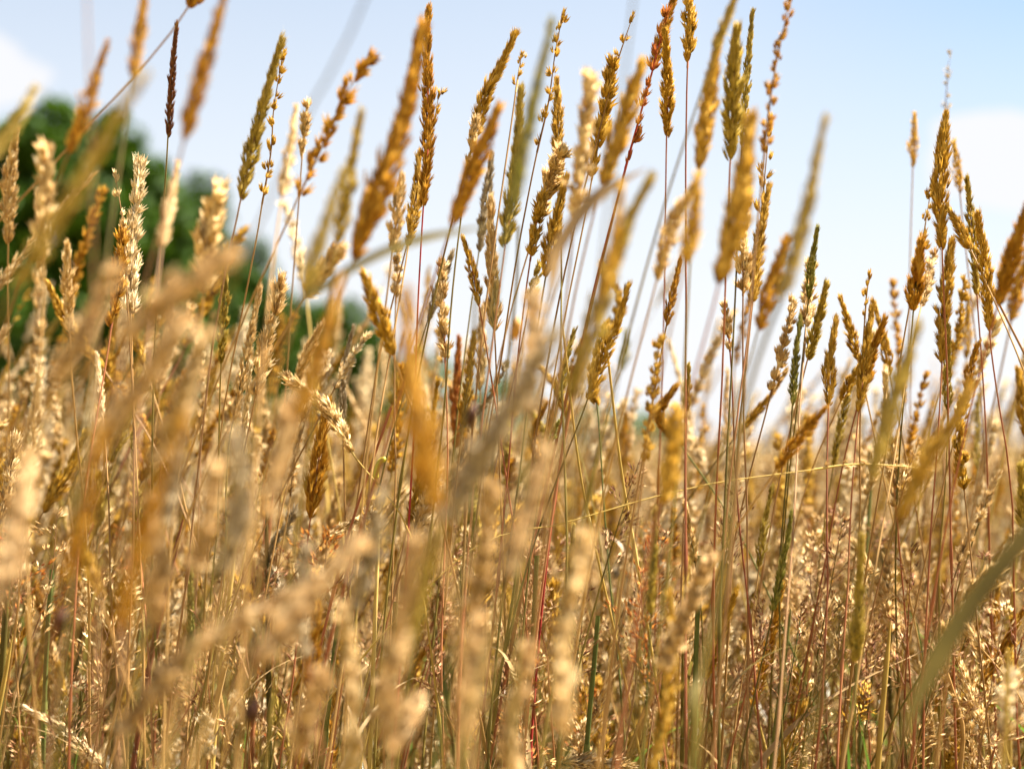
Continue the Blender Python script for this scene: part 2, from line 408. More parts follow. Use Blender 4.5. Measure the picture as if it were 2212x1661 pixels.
def make_stalk(pts3, stem3, w3, kind, colr, stemc, label, rng, lod=0, leaf=0., thick=1., group='grass stalks standing in the meadow', awn=.0, dens=1., size=1., kink=1., name='grass_stalk'):
    """thing: an Empty at the stalk's foot > stem, seed_head, leaf"""
    foot = stem3[0].copy(); foot[2] = max(foot[2], 0.)
    root = bpy.data.objects.new(name, None); root.empty_display_size = .01
    COL.objects.link(root); root.location = foot
    set_props(root, label, 'grass stalk', group)
    sc = Curve(stem3, 48); mb = MB(); rad = np.linspace(.00078, .00038, 48) * thick
    for fr in (rng.uniform(.35, .5), rng.uniform(.58, .74), rng.uniform(.80, .92)):
        k = int(fr * 47); kick = rng.normal(0, .0022 * kink, 3) * [1, 1, 0]; tri = (np.clip(1 - np.abs(np.arange(48) - k) / 14., 0, 1) * np.clip((46 - np.arange(48)) / 8., 0, 1))[:, None]
        sc.P = sc.P + kick * tri
        if fr < .8: rad[k] *= 1.7; rad[k + 1:] *= .93
    sc.T = nrm(np.gradient(sc.P, axis=0))
    tube(mb, sc.P, rad, 6 if lod == 0 else 4, rnd=rng.uniform(.2, .8))
    mb.build('stem', [stemc], root, foot)
    mb = MB(); hc = Curve(pts3, 60)
    head(mb, hc, w3 / 2, kind, lod, rng, dens=dens, awn=awn, size=size)
    mb.build('seed_head', [colr, stemc], root, foot)
    if leaf > 0:
        mb = MB(); n = 26
        P, T = sc.at(np.linspace(.0, leaf, n))
        tube(mb, P, np.linspace(.0012, .0009, n) * min(thick, 1.), 6, rnd=rng.uniform(.2, .8))
        a = rng.uniform(0, 6.28); o = np.array([math.cos(a), math.sin(a), 0])
        ll = rng.uniform(.05, .11); u = np.linspace(0, 1, 12)
        bp = P[-1] + (T[-1] * u[:, None] * .95 + o * (u ** 1.6)[:, None] * .55 - np.array([0, 0, 1]) * (u ** 3)[:, None] * .35) * ll
        strip(mb, bp, .0012 * (1 - u ** 2) + .0001, np.cross(o, [0, 0, 1]), rnd=rng.uniform(.1, .9))
        mb.build('leaf', [{'s_olive': 'b_olive', 's_green': 's_green'}.get(stemc, 'b_straw' if rng.random() < .55 else 'b_olive')], root, foot)
    return root
# ------------------------------------------------------------------ the stalks the photograph shows one by one
# kind | head colour | stem | metres away | head width | head path base to tip | label      (photo units, 2212 across)
SPEC = '''
narrow|brown|s_olive|.60|19|363,292 371,170 382,50|narrow dark brown ear standing alone against the sky above the trees
narrow|amber|s_olive|.40|34|287,165 300,80 318,-40|blurred brown ear leaving the top edge beside the long slanting stem
narrow|amber|s_mauve|.38|44|400,295 440,150 490,-25|blurred tapering brown ear with tip cut by the top edge past the narrow dark ear
spike|amber|s_tan|.42|36|150,325 190,220 232,95|blurred amber ear in front of the tree crown with its tip in the sky
narrow|amber|s_tan|.50|40|412,8 425,-20 445,-60|long thin stem slanting across the trees with its ear cut by the top edge
spike|olive|s_olive|.30|38|40,610 170,400 250,260 312,165|broad olive ear, heavily blurred, sloping across the dark trees
spike|olive|s_olive|.35|34|-20,345 30,270 78,190|blurred olive ear leaning in at the edge beside the tree top
spike|straw|s_tan|.68|36|18,520 20,400 35,282|pale knobbly ear at the edge in front of the tall tree
pan|straw|s_tan|.46|46|95,570 96,440 98,330|soft cream ear beside the pale knobbly ear at the edge
pan|cream|s_tan|.60|52|283,680 280,560 303,368|cream two-topped panicle in front of the trees, its longer branch
loose|straw|s_tan|.60|26|272,600 265,480 249,380|cream wiry branch tip rising beside the cream two-topped panicle
pan|straw|s_tan|.48|64|440,640 448,540 470,422|broad fuzzy cream panicle before the tree's shaded edge
spike|olive|s_mauve|.55|40|522,422 550,300 582,180 610,84|dense olive-gold ear leaning to the right with a loose ear touching it
loose|gold|s_tan|.61|30|566,442 585,330 592,230 612,120|sparse golden ear with gaps, touching the dense leaning olive-gold ear
pan|straw|s_tan|.66|30|652,345 656,290 664,235|short pale ear standing clear against the sky above blurred stems
loose|amber|s_tan|.50|44|645,425 690,330 745,210 797,130|curving amber ear with a bare wiry tip against the sky
narrow|olive|s_olive|.42|38|730,520 755,380 781,240|blurred olive ear with a red-brown tip below the curving amber ear
spike|olive|s_olive|.35|46|655,630 700,490 742,370|wide olive blur of an ear leaning behind the pale slanting blade
spike|amber|s_tan|.43|64|768,548 818,410 868,270 914,55|tall broad amber ear, blurred, covering half of the red-stemmed ear
spike|amber|s_red|.60|36|915,440 925,290 923,150 926,15|tall rust-red ear on a red stem behind the broad blurred amber ear
loose|gold|s_tan|.61|26|918,360 935,280 948,205|small loose golden side ear touching the tall rust-red ear
spike|gold|s_tan|.58|34|883,525 898,430 905,330|dense pale golden ear below the broad blurred amber ear
spike|straw|s_tan|.54|38|848,540 858,460 868,378|straw ear crowding the foot of the broad blurred amber ear
pan|straw|s_tan|.64|26|855,655 857,600 858,540|little straw ear hanging straight under another straw ear
spike|gold|s_olive|.60|38|1026,290 1052,200 1083,140 1114,72|sharp golden ear leaning in open sky, arrow-shaped tip
pan|straw|s_olive|.60|30|1012,360 1020,310 1032,262|short side ear under the sharp leaning golden ear
spike|amber|s_rust|.46|48|980,478 1030,350 1078,232|blurred pinkish-brown ear leaning over the foot of the sharp golden ear
spike|grey|s_olive|.66|30|1035,540 1050,440 1062,330|grey-brown ear between two blurred ears in the middle of the sky
spike|straw|s_tan|.60|40|1068,705 1062,580 1060,430|dense straw ear standing upright above the thick blurred brown blur
loose|gold|s_tan|.60|16|1114,200 1120,160 1126,122|tiny loose tuft on a wire above a dense amber ear
spike|olive|s_rust|.57|40|1092,525 1112,380 1126,190|dense olive-amber ear half hidden by the dark green spear
loose|gold|s_tan|.61|30|1160,330 1185,220 1200,110 1216,32|wiry golden ear of separate grains rising behind the dark green spear
spike|gold|s_olive|.60|34|1210,400 1206,290 1203,172|short dense golden ear right of the dark green spear
pan|straw|s_tan|.60|46|1160,480 1185,400 1212,330|fluffy straw panicle tucked under the short dense golden ear
spike|gold|s_olive|.60|42|1180,590 1200,480 1222,385|grey-gold ear leaning against the fluffy straw panicle
pan|gold|s_rust|.60|38|1145,565 1155,500 1168,435|golden tuft at the foot of the fluffy straw panicle
loose|gold|s_tan|.60|22|1316,200 1335,130 1366,38|bare wiry tip of separate grains high in the sky
pan|gold|s_tan|.60|44|1278,390 1300,270 1322,150|feathery golden ear under a bare wiry tip
pan|straw|s_tan|.46|44|1240,490 1258,330 1276,180|soft pale blurred ear beside the feathery golden ear
spike|gold|s_tan|.46|50|1305,390 1345,270 1387,138|blurred golden ear leaning across the red-stemmed slanting ear
loose|rust|s_red|.60|38|1350,365 1385,240 1415,130 1442,30|slanting rust ear with a crimson stem showing through its grains
spike|amber|s_rust|.61|34|1415,135 1440,50 1462,-30|rust-gold ear overlapping the upper tip of the slanting rust ear
spike|gold|s_rust|.60|36|1440,290 1442,180 1437,68|golden ear tapering down to a straight red-brown wire stem
pan|gold|s_rust|.60|42|1485,148 1488,60 1487,-40|golden bushy ear at the top edge on a straight wire stem
spike|gold|s_olive|.47|46|1512,355 1530,220 1552,88|tall blurred golden ear beneath the drooping green tip at the top edge
spike|olive|s_rust|.56|50|1578,335 1585,200 1592,60|stout olive-gold ear joined to a slim green ear
narrow|olive|s_olive|.60|26|1603,310 1612,180 1626,24|slim green ear pressed against the stout olive-gold ear
narrow|olive|s_olive|.46|26|1545,110 1572,35 1606,-45|drooping green tip at the top edge joined to the tall blurred golden ear
loose|amber|s_mauve|.50|30|1650,345 1662,230 1680,120 1706,5|whip-thin curved tip with a few amber grains in open sky
spike|gold|s_rust|.42|62|1556,600 1595,450 1622,255|large blurred golden ear covering the foot of the stout olive-gold ear
loose|gold|s_tan|.60|36|1642,490 1652,380 1664,260|golden arched cluster of grains behind the large blurred golden ear
spike|gold|s_rust|.60|38|1625,645 1640,520 1662,400|dense golden ear on a pink stem under an arched cluster of grains
pan|straw|s_mauve|.58|38|1605,640 1606,540 1612,430|straw ear beside the dense golden ear on a pink stem
narrow|olive|s_olive|.37|40|1685,650 1735,480 1782,255|long blurred green spear rising alone into open sky
spike|amber|s_olive|.46|42|1640,705 1668,610 1700,515|blurred orange ear lying against the long blurred green spear
narrow|green|s_olive|.60|24|1747,640 1755,560 1766,490|dark green ear standing above a straw panicle beside the long green spear
pan|straw|s_mauve|.60|38|1741,712 1747,640 1752,573|short straw panicle in front of the dark green ear
spike|olive|s_mauve|.61|34|1746,770 1768,690 1786,612|olive ear leaning out behind a short straw panicle
spike|green|s_olive|.60|24|1712,872 1718,780 1729,686|slim green ear on a dark wire stem
spike|gold|s_rust|.60|34|1790,870 1793,780 1807,686|golden ear with a bristly top standing clear of its neighbours
spike|gold|s_tan|.62|30|1852,775 1835,710 1815,643|golden ear tilted the other way, above a crossing of ears
loose|gold|s_tan|.60|22|1868,690 1872,640 1878,595|sparse grains at the very top of a forked golden pair
spike|gold|s_rust|.60|34|1856,882 1868,780 1884,662|taller upright ear of the forked golden pair
spike|amber|s_rust|.61|34|1864,835 1886,760 1911,688|leaning ear of the forked golden pair
spike|gold|s_tan|.66|28|1922,805 1906,720 1886,650|golden ear behind the forked golden pair, tilted away from it
spike|gold|s_tan|.64|28|1818,862 1836,825 1857,788|short ear sloping out below the forked golden pair
spike|gold|s_mauve|.76|26|1972,357 1974,300 1976,248|small ear on a hair-thin stem alone in the open sky
loose|grey|s_mauve|.78|14|2042,250 2046,180 2052,120|grey thread-like tip above the tallest ear by the cloud
spike|gold|s_rust|.60|42|2035,530 2031,400 2042,248|tallest dense golden ear in front of the white cloud, on a red stem
loose|gold|s_tan|.60|32|1980,580 1998,490 2013,395|open golden ear of paired grains touching the tallest ear by the cloud
spike|amber|s_olive|.60|46|1974,660 1980,600 1990,520|thick amber lower ear below an open ear of paired grains
pan|straw|s_tan|.60|34|1990,662 2003,610 2016,555|straw ear pressed to a thick amber ear under the cloud
spike|gold|s_mauve|.72|26|2073,412 2068,360 2060,305|blurred ear hanging in front of the cloud behind the tallest ear
spike|gold|s_tan|.61|34|2095,535 2072,490 2046,448|golden ear tilted far over toward the tallest ear by the cloud
spike|olive|s_rust|.60|27|2110,632 2100,500 2089,384|slender olive ear crossing the ear that is tilted far over
spike|gold|s_rust|.60|36|2137,705 2128,580 2111,462|long golden ear leaning over a slender olive ear
spike|gold|s_rust|.60|40|2035,775 2040,650 2056,518|large golden ear below the tallest ear by the cloud
spike|amber|s_rust|.50|42|2158,650 2185,560 2218,450|blurred amber ear cut by the edge below the cloud
spike|amber|s_tan|.48|34|2185,690 2200,620 2222,540|second blurred amber ear cut by the edge, lower than the first
narrow|olive|s_olive|.60|26|2047,880 2047,790 2050,705|olive column-like ear below the large golden ear
spike|gold|s_tan|.80|28|2088,770 2090,700 2092,642|golden ear standing farther back behind the long leaning golden ear
spike|amber|s_tan|.61|27|2088,835 2100,785 2115,738|rusty tip of an ear between two crossing red stems
spike|olive|s_olive|.37|46|1882,1030 1925,880 1985,700|fat blurred olive-grey ear slanting over the far field edge
spike|gold|s_olive|.39|44|1945,1115 2010,980 2055,920 2095,832|blurred brown-gold ear bending beside the fat olive-grey one
pan|gold|s_tan|.62|36|2083,1060 2072,960 2078,870|ragged golden ear behind the blurred bending brown-gold ear
narrow|olive|s_olive|.76|22|2111,1010 2111,930 2113,850|green-gold ear, slightly soft, by the far field edge near the border
spike|olive|s_green|.56|40|2215,1140 2209,1060 2205,1005|dark green bristly ear cut by the edge at field level
spike|straw|s_olive|.60|24|2122,1108 2140,1060 2160,1018|straw ear leaning in the stems by the dark green bristly ear
pan|straw|s_rust|.60|30|1936,1100 1930,1030 1925,955|straw panicle in the stems under the fat blurred olive-grey ear
loose|straw|s_mauve|.60|26|1945,1080 1962,1020 1982,960|loose straw tip beside the straw panicle under the olive-grey ear
loose|straw|s_yellow|.58|24|1760,1014 1840,1003 1920,1005 2000,1012|long yellow straw lying almost level with drooping grains at its end
pan|straw|s_tan|.62|32|1664,855 1690,760 1712,660|straw ear leaning behind the green spear's stem
pan|straw|s_rust|.60|26|1577,760 1573,710 1566,665|small straw ear on a purple-tinged stem amid red stems
spike|olive|s_mauve|.60|22|1484,884 1485,840 1488,790|small green-tipped ear low among crowded red stems
spike|gold|s_tan|.52|46|846,760 820,690 785,592|thick golden-green ear tilted back over a cream spray
pan|straw|s_rust|.60|34|962,785 958,680 955,575|bristly straw ear crossed by a red stem
spike|grey|s_olive|.62|28|925,690 950,620 978,545|grey ear behind the bristly straw ear
spike|gold|s_rust|.60|28|1034,655 1020,580 1000,512|golden ear tilted back, curving, beside a dense straw ear
spike|gold|s_tan|.60|30|1000,915 1012,820 1025,720|slim golden-green ear beside the dark brown cocoon
spike|gold|s_olive|.60|34|1272,855 1312,750 1335,700 1357,615|golden ear leaning strongly with a pale fringed top
spike|olive|s_olive|.61|28|1205,860 1220,785 1242,712|grey-green ear half behind a blurred olive ear
spike|green|s_rust|.60|20|1178,990 1190,950 1205,912|small green ear beside a thick red-brown stem
spike|olive|s_olive|.38|52|1235,850 1295,660 1350,500 1405,385|long blurred olive ear sloping down the middle of the picture
spike|amber|s_tan|.29|70|940,1090 905,900 885,780 880,640|huge blurred amber ear in the middle, the widest of all
spike|grey|s_olive|.31|58|960,1130 1080,920 1190,740|broad grey-tan blur sloping up from the huge amber ear
spike|straw|s_tan|.28|70|250,740 360,650 475,560|wide tan blur sloping over the field below the trees
narrow|amber|s_tan|.28|38|255,1360 320,1120 400,905|reddish-brown blurred stalk leaning in the thick of the field
spike|straw|s_olive|.33|52|240,1600 400,1420 510,1350 625,1288|pale blurred ear bending low over dark stems
spike|straw|s_tan|.31|62|540,1450 650,1310 770,1180|wide cream-tan blurred ear above a dark green shadowed stem
spike|gold|s_tan|.45|32|215,1285 190,1210 168,1142|short golden blurred ear tilted back amid tan blur
pan|straw|s_yellow|.57|38|765,985 730,915 690,868 622,818|straw spray nodding sideways on an arching pale stem
spike|amber|s_rust|.60|46|672,1110 690,980 706,868|full amber ear right under a nodding straw spray
pan|cream|s_tan|.64|32|683,835 695,800 706,768|small cream tuft above the nodding straw spray
pan|cream|s_tan|.62|24|722,840 755,780 790,728|cream ear leaning over the nodding spray toward the thick golden-green ear
pan|straw|s_tan|.57|46|550,865 575,750 606,615|large straw panicle standing in front of the low hedge
spike|straw|s_olive|.62|30|505,900 535,760 562,622|slim straw-green ear beside the large straw panicle
narrow|cream|s_yellow|.60|24|518,1055 528,930 542,785|long cream ear on a bright yellow stem
spike|olive|s_olive|.60|26|478,780 484,660 488,530|olive ear hanging in a dark gap in front of the trees
narrow|cream|s_tan|.62|20|222,900 215,830 209,762|thin cream ear alone in brown shade
spike|cream|s_tan|.54|36|58,1060 72,930 86,803|bright cream ear on the pale side near the border
spike|olive|s_rust|.60|26|297,1120 291,1030 287,938|greenish-gold ear deep in the field on a red stem
pan|straw|s_tan|.60|44|0,1130 18,1050 32,955|bushy straw ear cut by the border deep in the field
spike|straw|s_tan|.55|34|150,710 147,620 145,525|straw-green ear before a black gap under the trees
pan|amber|s_rust|.57|42|240,710 255,610 265,510|amber tuft under the cream two-topped panicle
pan|straw|s_tan|.50|44|655,650 690,595 728,545|pale tuft leaning behind the slanting green blade
pan|cream|s_tan|.60|28|705,1162 750,1135 797,1108|cream ear lying nearly level deep in the field
spike|cream|s_yellow|.60|32|212,1648 150,1590 110,1560 55,1530|bright cream ear fallen over at the bottom corner
spike|olive|s_green|.60|24|1222,1335 1230,1240 1240,1136|upright olive ear low among straight yellow stems
spike|olive|s_green|.51|24|1406,1325 1411,1220 1416,1100|soft green ear low among straight stems, beside a blurred cream plume
spike|straw|s_olive|.60|28|1502,1215 1490,1150 1480,1085|straw-olive ear below the field edge in a clump of stems
spike|green|s_olive|.60|22|1670,1315 1692,1210 1711,1108|leaning slim green ear deep among straw stems
spike|gold|s_rust|.60|36|1525,1460 1555,1370 1592,1272|sharp golden ear low in the stems with a cream ear behind
spike|olive|s_green|.50|32|1850,1425 1855,1290 1862,1158|grey-green soft ear standing low before purple panicles
pan|cream|s_tan|.44|46|1425,1460 1470,1350 1528,1215|blurred cream plume with separate puffs low in the field
pan|gold|s_olive|.41|48|1428,1095 1448,1000 1460,905|round-topped blurred golden plume at field level
pan|cream|s_tan|.66|30|1554,1490 1560,1430 1568,1362|cream white ear behind the sharp golden ear low in the stems
pan|straw|s_tan|.60|22|2070,1222 2090,1165 2118,1112|thin cream ear leaning near the slanting grey-green blade
pan|cream|s_tan|.45|40|2165,1580 2172,1520 2182,1465|soft cream puff near the bottom corner
pan|cream|s_tan|.36|46|855,1620 880,1570 900,1520|round cream blur by the bottom edge beside dark green stems
pan|cream|s_tan|.42|40|800,1560 822,1510 836,1460|cream blurred plume standing by a dark green culm
pan|cream|s_tan|.55|34|455,1661 450,1610 442,1555|cream tuft on the bottom edge between tan blurs
pan|straw|s_tan|.60|44|1180,1652 1260,1648 1340,1650|straw ear lying flat along the bottom edge
spike|straw|s_tan|.60|30|2120,1400 2090,1360 2055,1330|straw ear bent back beside the slanting grey-green blade
spike|amber|s_tan|.60|26|1440,700 1452,640 1470,560|amber ear in a thicket of red stems below the feathery ears
spike|straw|s_tan|.47|40|1420,600 1450,490 1500,400|tan blurred ear in front of the golden ears on wire stems
pan|olive|s_mauve|.60|18|1143,660 1152,615 1166,575|small grey-purple ear on a forked stem against white sky
spike|gold|s_olive|.70|24|1600,930 1660,860 1700,800|golden ear seen through the stem of the long green spear
spike|amber|s_tan|.52|32|1680,1010 1740,930 1786,880|amber blurred ear sloping away under the golden ears
narrow|straw|s_tan|.45|30|610,420 625,330 640,230|pale blurred column between loose ears and the short pale ear
spike|olive|s_tan|.60|24|1640,1220 1652,1130 1668,1050|faint olive ear in the stems under the field edge
narrow|straw|s_mauve|.42|32|350,530 365,440 385,350|dusky pink blurred stalk below the narrow dark brown ear
spike|straw|s_tan|.30|58|180,1010 300,840 390,700|tan blurred ear crossing the dense field beneath the wide tan blur
spike|straw|s_tan|.29|60|-10,1330 30,1170 60,1010|pale blur of an ear rising along the border deep in the field
spike|straw|s_olive|.30|50|1090,1260 1130,1120 1180,980|straw-tan blur standing beneath the broad grey-tan one
narrow|olive|s_olive|.33|40|850,1460 905,1300 950,1150|olive blurred stalk under the huge amber ear
pan|straw|s_tan|.32|56|1000,1600 1020,1480 1035,1360|tall soft tan plume by the bottom edge in the middle
pan|straw|s_tan|.34|54|640,1640 660,1560 690,1470|soft tan plume between dark green stems at the bottom
'''.rstrip() + '\n' + '''narrow|green|s_green|.37|38|1105,450 1150,235 1192,46|dark green blurred spear rising past the wiry golden ear
spike|straw|s_tan|.33|48|330,1000 395,860 440,730|straw blurred ear low before the wide tan blur
spike|amber|s_tan|.32|44|640,900 700,740 735,600|amber blurred ear before the slim straw-green ear
spike|straw|s_tan|.34|46|560,1130 600,1000 622,880|straw upright blur behind the reddish-brown stalk
spike|straw|s_olive|.35|46|1140,900 1150,760 1152,640|tan upright blur above the straw-tan blur
spike|gold|s_tan|.36|42|1300,640 1330,520 1342,400|gold blurred ear beside the top of the sloping olive ear
spike|straw|s_tan|.33|46|110,830 190,700 240,590|tan blurred ear sloping beside the wide tan blur
narrow|amber|s_rust|.30|36|140,1250 190,1080 225,930|brown blurred stalk left of the tan blurred crossing ear
spike|straw|s_tan|.35|44|420,1250 450,1120 470,1010|pale upright blur low before the long cream ear
spike|grey|s_olive|.36|40|760,1330 800,1200 822,1080|grey-brown blurred ear under the full amber ear
spike|straw|s_tan|.36|46|1020,1330 1045,1190 1060,1060|straw blurred ear low beside the straw-tan blur
spike|gold|s_tan|.40|42|1480,560 1500,470 1508,380|brown-gold blurred ear under the golden ear with the straight wire stem
'''
SPEC2 = '''
b_straw|.38|40|1190,640 1215,530 1290,430 1400,362|wide cream dry blade arching over the blurred olive ear
b_olive|.36|30|620,680 690,630 780,572 900,522 1070,486|long olive blade slanting across the picture in front of the ears
b_olive|.33|46|1950,1590 2010,1460 2090,1320 2260,1105 2420,900 2520,760|grey-green blurred blade slanting in from the border low down
b_straw|.60|16|1995,1405 2040,1392 2080,1388 2110,1390|short straw blade sticking out level beside the bent straw ear
b_green|.53|26|1880,1680 1870,1620 1862,1580 1856,1545|bright green short blade at the bottom among purple panicles
b_green|.55|18|1835,1690 1832,1600 1836,1540 1842,1480|thin bright green blade behind the purple panicles
b_green|.53|22|160,1690 165,1640 170,1610 176,1580|green blade at the bottom corner by the fallen cream ear
s_green|.42|36|575,1700 566,1640 556,1580 545,1540|dark green blurred blade under the wide cream-tan ear
'''
STEMS = '''
s_green|.60|13|1128,1690 1136,1560 1150,1390 1160,1200|dark green culm, thick, beside the straight yellow stems
s_green|.60|14|1412,1700 1425,1560 1438,1450 1446,1380|dark green culm with an orange husk at its top
s_green|.60|13|1262,1700 1272,1560 1284,1430 1292,1330|dark green culm next to a dark-stemmed purple panicle
s_green|.60|13|690,1700 706,1560 722,1410 740,1290|dark green culm rising from tan blurs
s_green|.60|13|1500,1560 1504,1400 1508,1300 1512,1200|green culm just under the straw-olive ear
s_green|.62|13|838,1700 842,1560 850,1400 855,1300|dark green culm behind the round cream blur
s_green|.62|12|95,1560 98,1460 104,1340 112,1230|dark green culm standing before brown shade
s_rust|.60|9|1100,1420 1150,1180 1200,960 1240,790|thick red-brown culm slanting beside the small green ear
s_olive|.60|7|1075,1500 1092,1390 1108,1290 1122,1180|brownish culm leaning into the dark green one
s_yellow|.60|7|1410,1420 1370,1180 1340,1000 1312,760|long yellow stem leaning back across the golden ear
s_yellow|.60|6|1340,1420 1290,1200 1250,1000 1215,700|second yellow stem leaning back, thinner, crossing the first
s_mauve|.32|6|200,420 196,250 191,120 187,-30|faint mauve stem, hugely blurred, in empty sky over the trees
s_olive|.31|7|660,260 690,200 740,110 800,-30|faint olive stem slanting in empty sky beside the curving amber ear
s_olive|.33|6|1290,640 1320,400 1345,200 1372,-30|faint dark stem slanting behind the bare wiry tip
s_mauve|.60|6|2240,830 2190,720 2165,670 2140,620|purplish stem crossing under the long leaning golden ear
s_tan|.60|12|2070,1700 2080,1580 2060,1500 2040,1440|split brown dead culm near the bottom
s_yellow|.45|11|2165,1700 2172,1600 2175,1500 2178,1400|thick straw-yellow culm beside the soft cream puff
s_rust|.60|7|730,1240 760,1130 800,1010 845,880|red-brown stem slanting past the arching pale stem
'''
AIRY = '''
purple|s_olive|.58|90|1300,1255 1340,1120 1395,955|purple-grained panicle on a dark thread stem crossing the level yellow straw
purple|s_rust|.60|100|1955,1490 1962,1340 1970,1160|dark purple-brown panicle with spreading twigs beside the grey-green ear
purple|s_green|.60|110|1690,1560 1715,1420 1735,1290|open purple panicle above the bright green blade
purple|s_rust|.60|90|1610,1500 1640,1390 1650,1280|airy panicle of chestnut grains next to the sharp golden ear
purple|s_olive|.62|100|1860,1640 1880,1500 1895,1380|chestnut panicle with tangled twigs below the grey-green ear
gold|s_rust|.60|60|1840,1600 1860,1540 1872,1480|tufted golden panicle with curled tips above the bright green blade
purple|s_olive|.58|90|1235,1470 1255,1370 1262,1260|thread-fine panicle below the upright olive ear
straw|s_tan|.60|70|1960,1660 1990,1600 2010,1540|straw panicle with knotted tips at the bottom near the purple ones
straw|s_tan|.62|60|1690,1661 1740,1600 1765,1540|low straw panicle by the bottom edge amid green bases
purple|s_rust|.64|90|2050,1420 2060,1310 2075,1200|rusty open panicle behind the slanting grey-green blade
gold|s_rust|.60|46|790,1190 800,1140 808,1070|fine gold panicle beside the arching pale stem
purple|s_mauve|.62|90|1560,1250 1575,1150 1590,1050|mauve open panicle under the field edge
purple|s_rust|.60|80|1110,1480 1120,1400 1135,1310|reddish panicle with wide twigs beside the dark green culms
'''
LAND = []          # landmarks (x, y, phrase) the many smaller stalks are described by
GR = 'grass stalks standing in the meadow'
SHORT = {2: 'blurred tapering brown ear', 0: 'narrow dark brown ear', 18: 'broad blurred amber ear', 24: 'sharp leaning golden ear',
         28: 'upright dense straw ear', 19: 'tall rust-red ear', 40: 'slanting rust ear', 49: 'large blurred golden ear', 53: 'long green spear',
         62: 'forked golden pair', 68: 'tallest ear by the cloud', 76: 'large golden ear', 82: 'fat olive-grey ear', 90: 'level yellow straw',
         94: 'thick golden-green ear', 99: 'fringed leaning ear', 102: 'sloping olive ear', 103: 'huge amber ear', 9: 'two-topped cream panicle',
         110: 'nodding straw spray', 114: 'large straw panicle', 107: 'low bending pale ear', 119: 'bright cream ear', 131: 'low sharp golden ear',
         132: 'grey-green low ear', 133: 'blurred cream plume', 134: 'round golden plume', 11: 'fuzzy cream panicle', 12: 'leaning olive-gold ear',
         126: 'fallen cream ear', 128: 'soft low green ear', 120: 'greenish-gold deep ear', 137: 'soft cream corner puff', 127: 'upright olive low ear'}
HERO_PX = []
def parse(s): return [tuple(float(v) for v in p.split(',')) for p in s.split()]

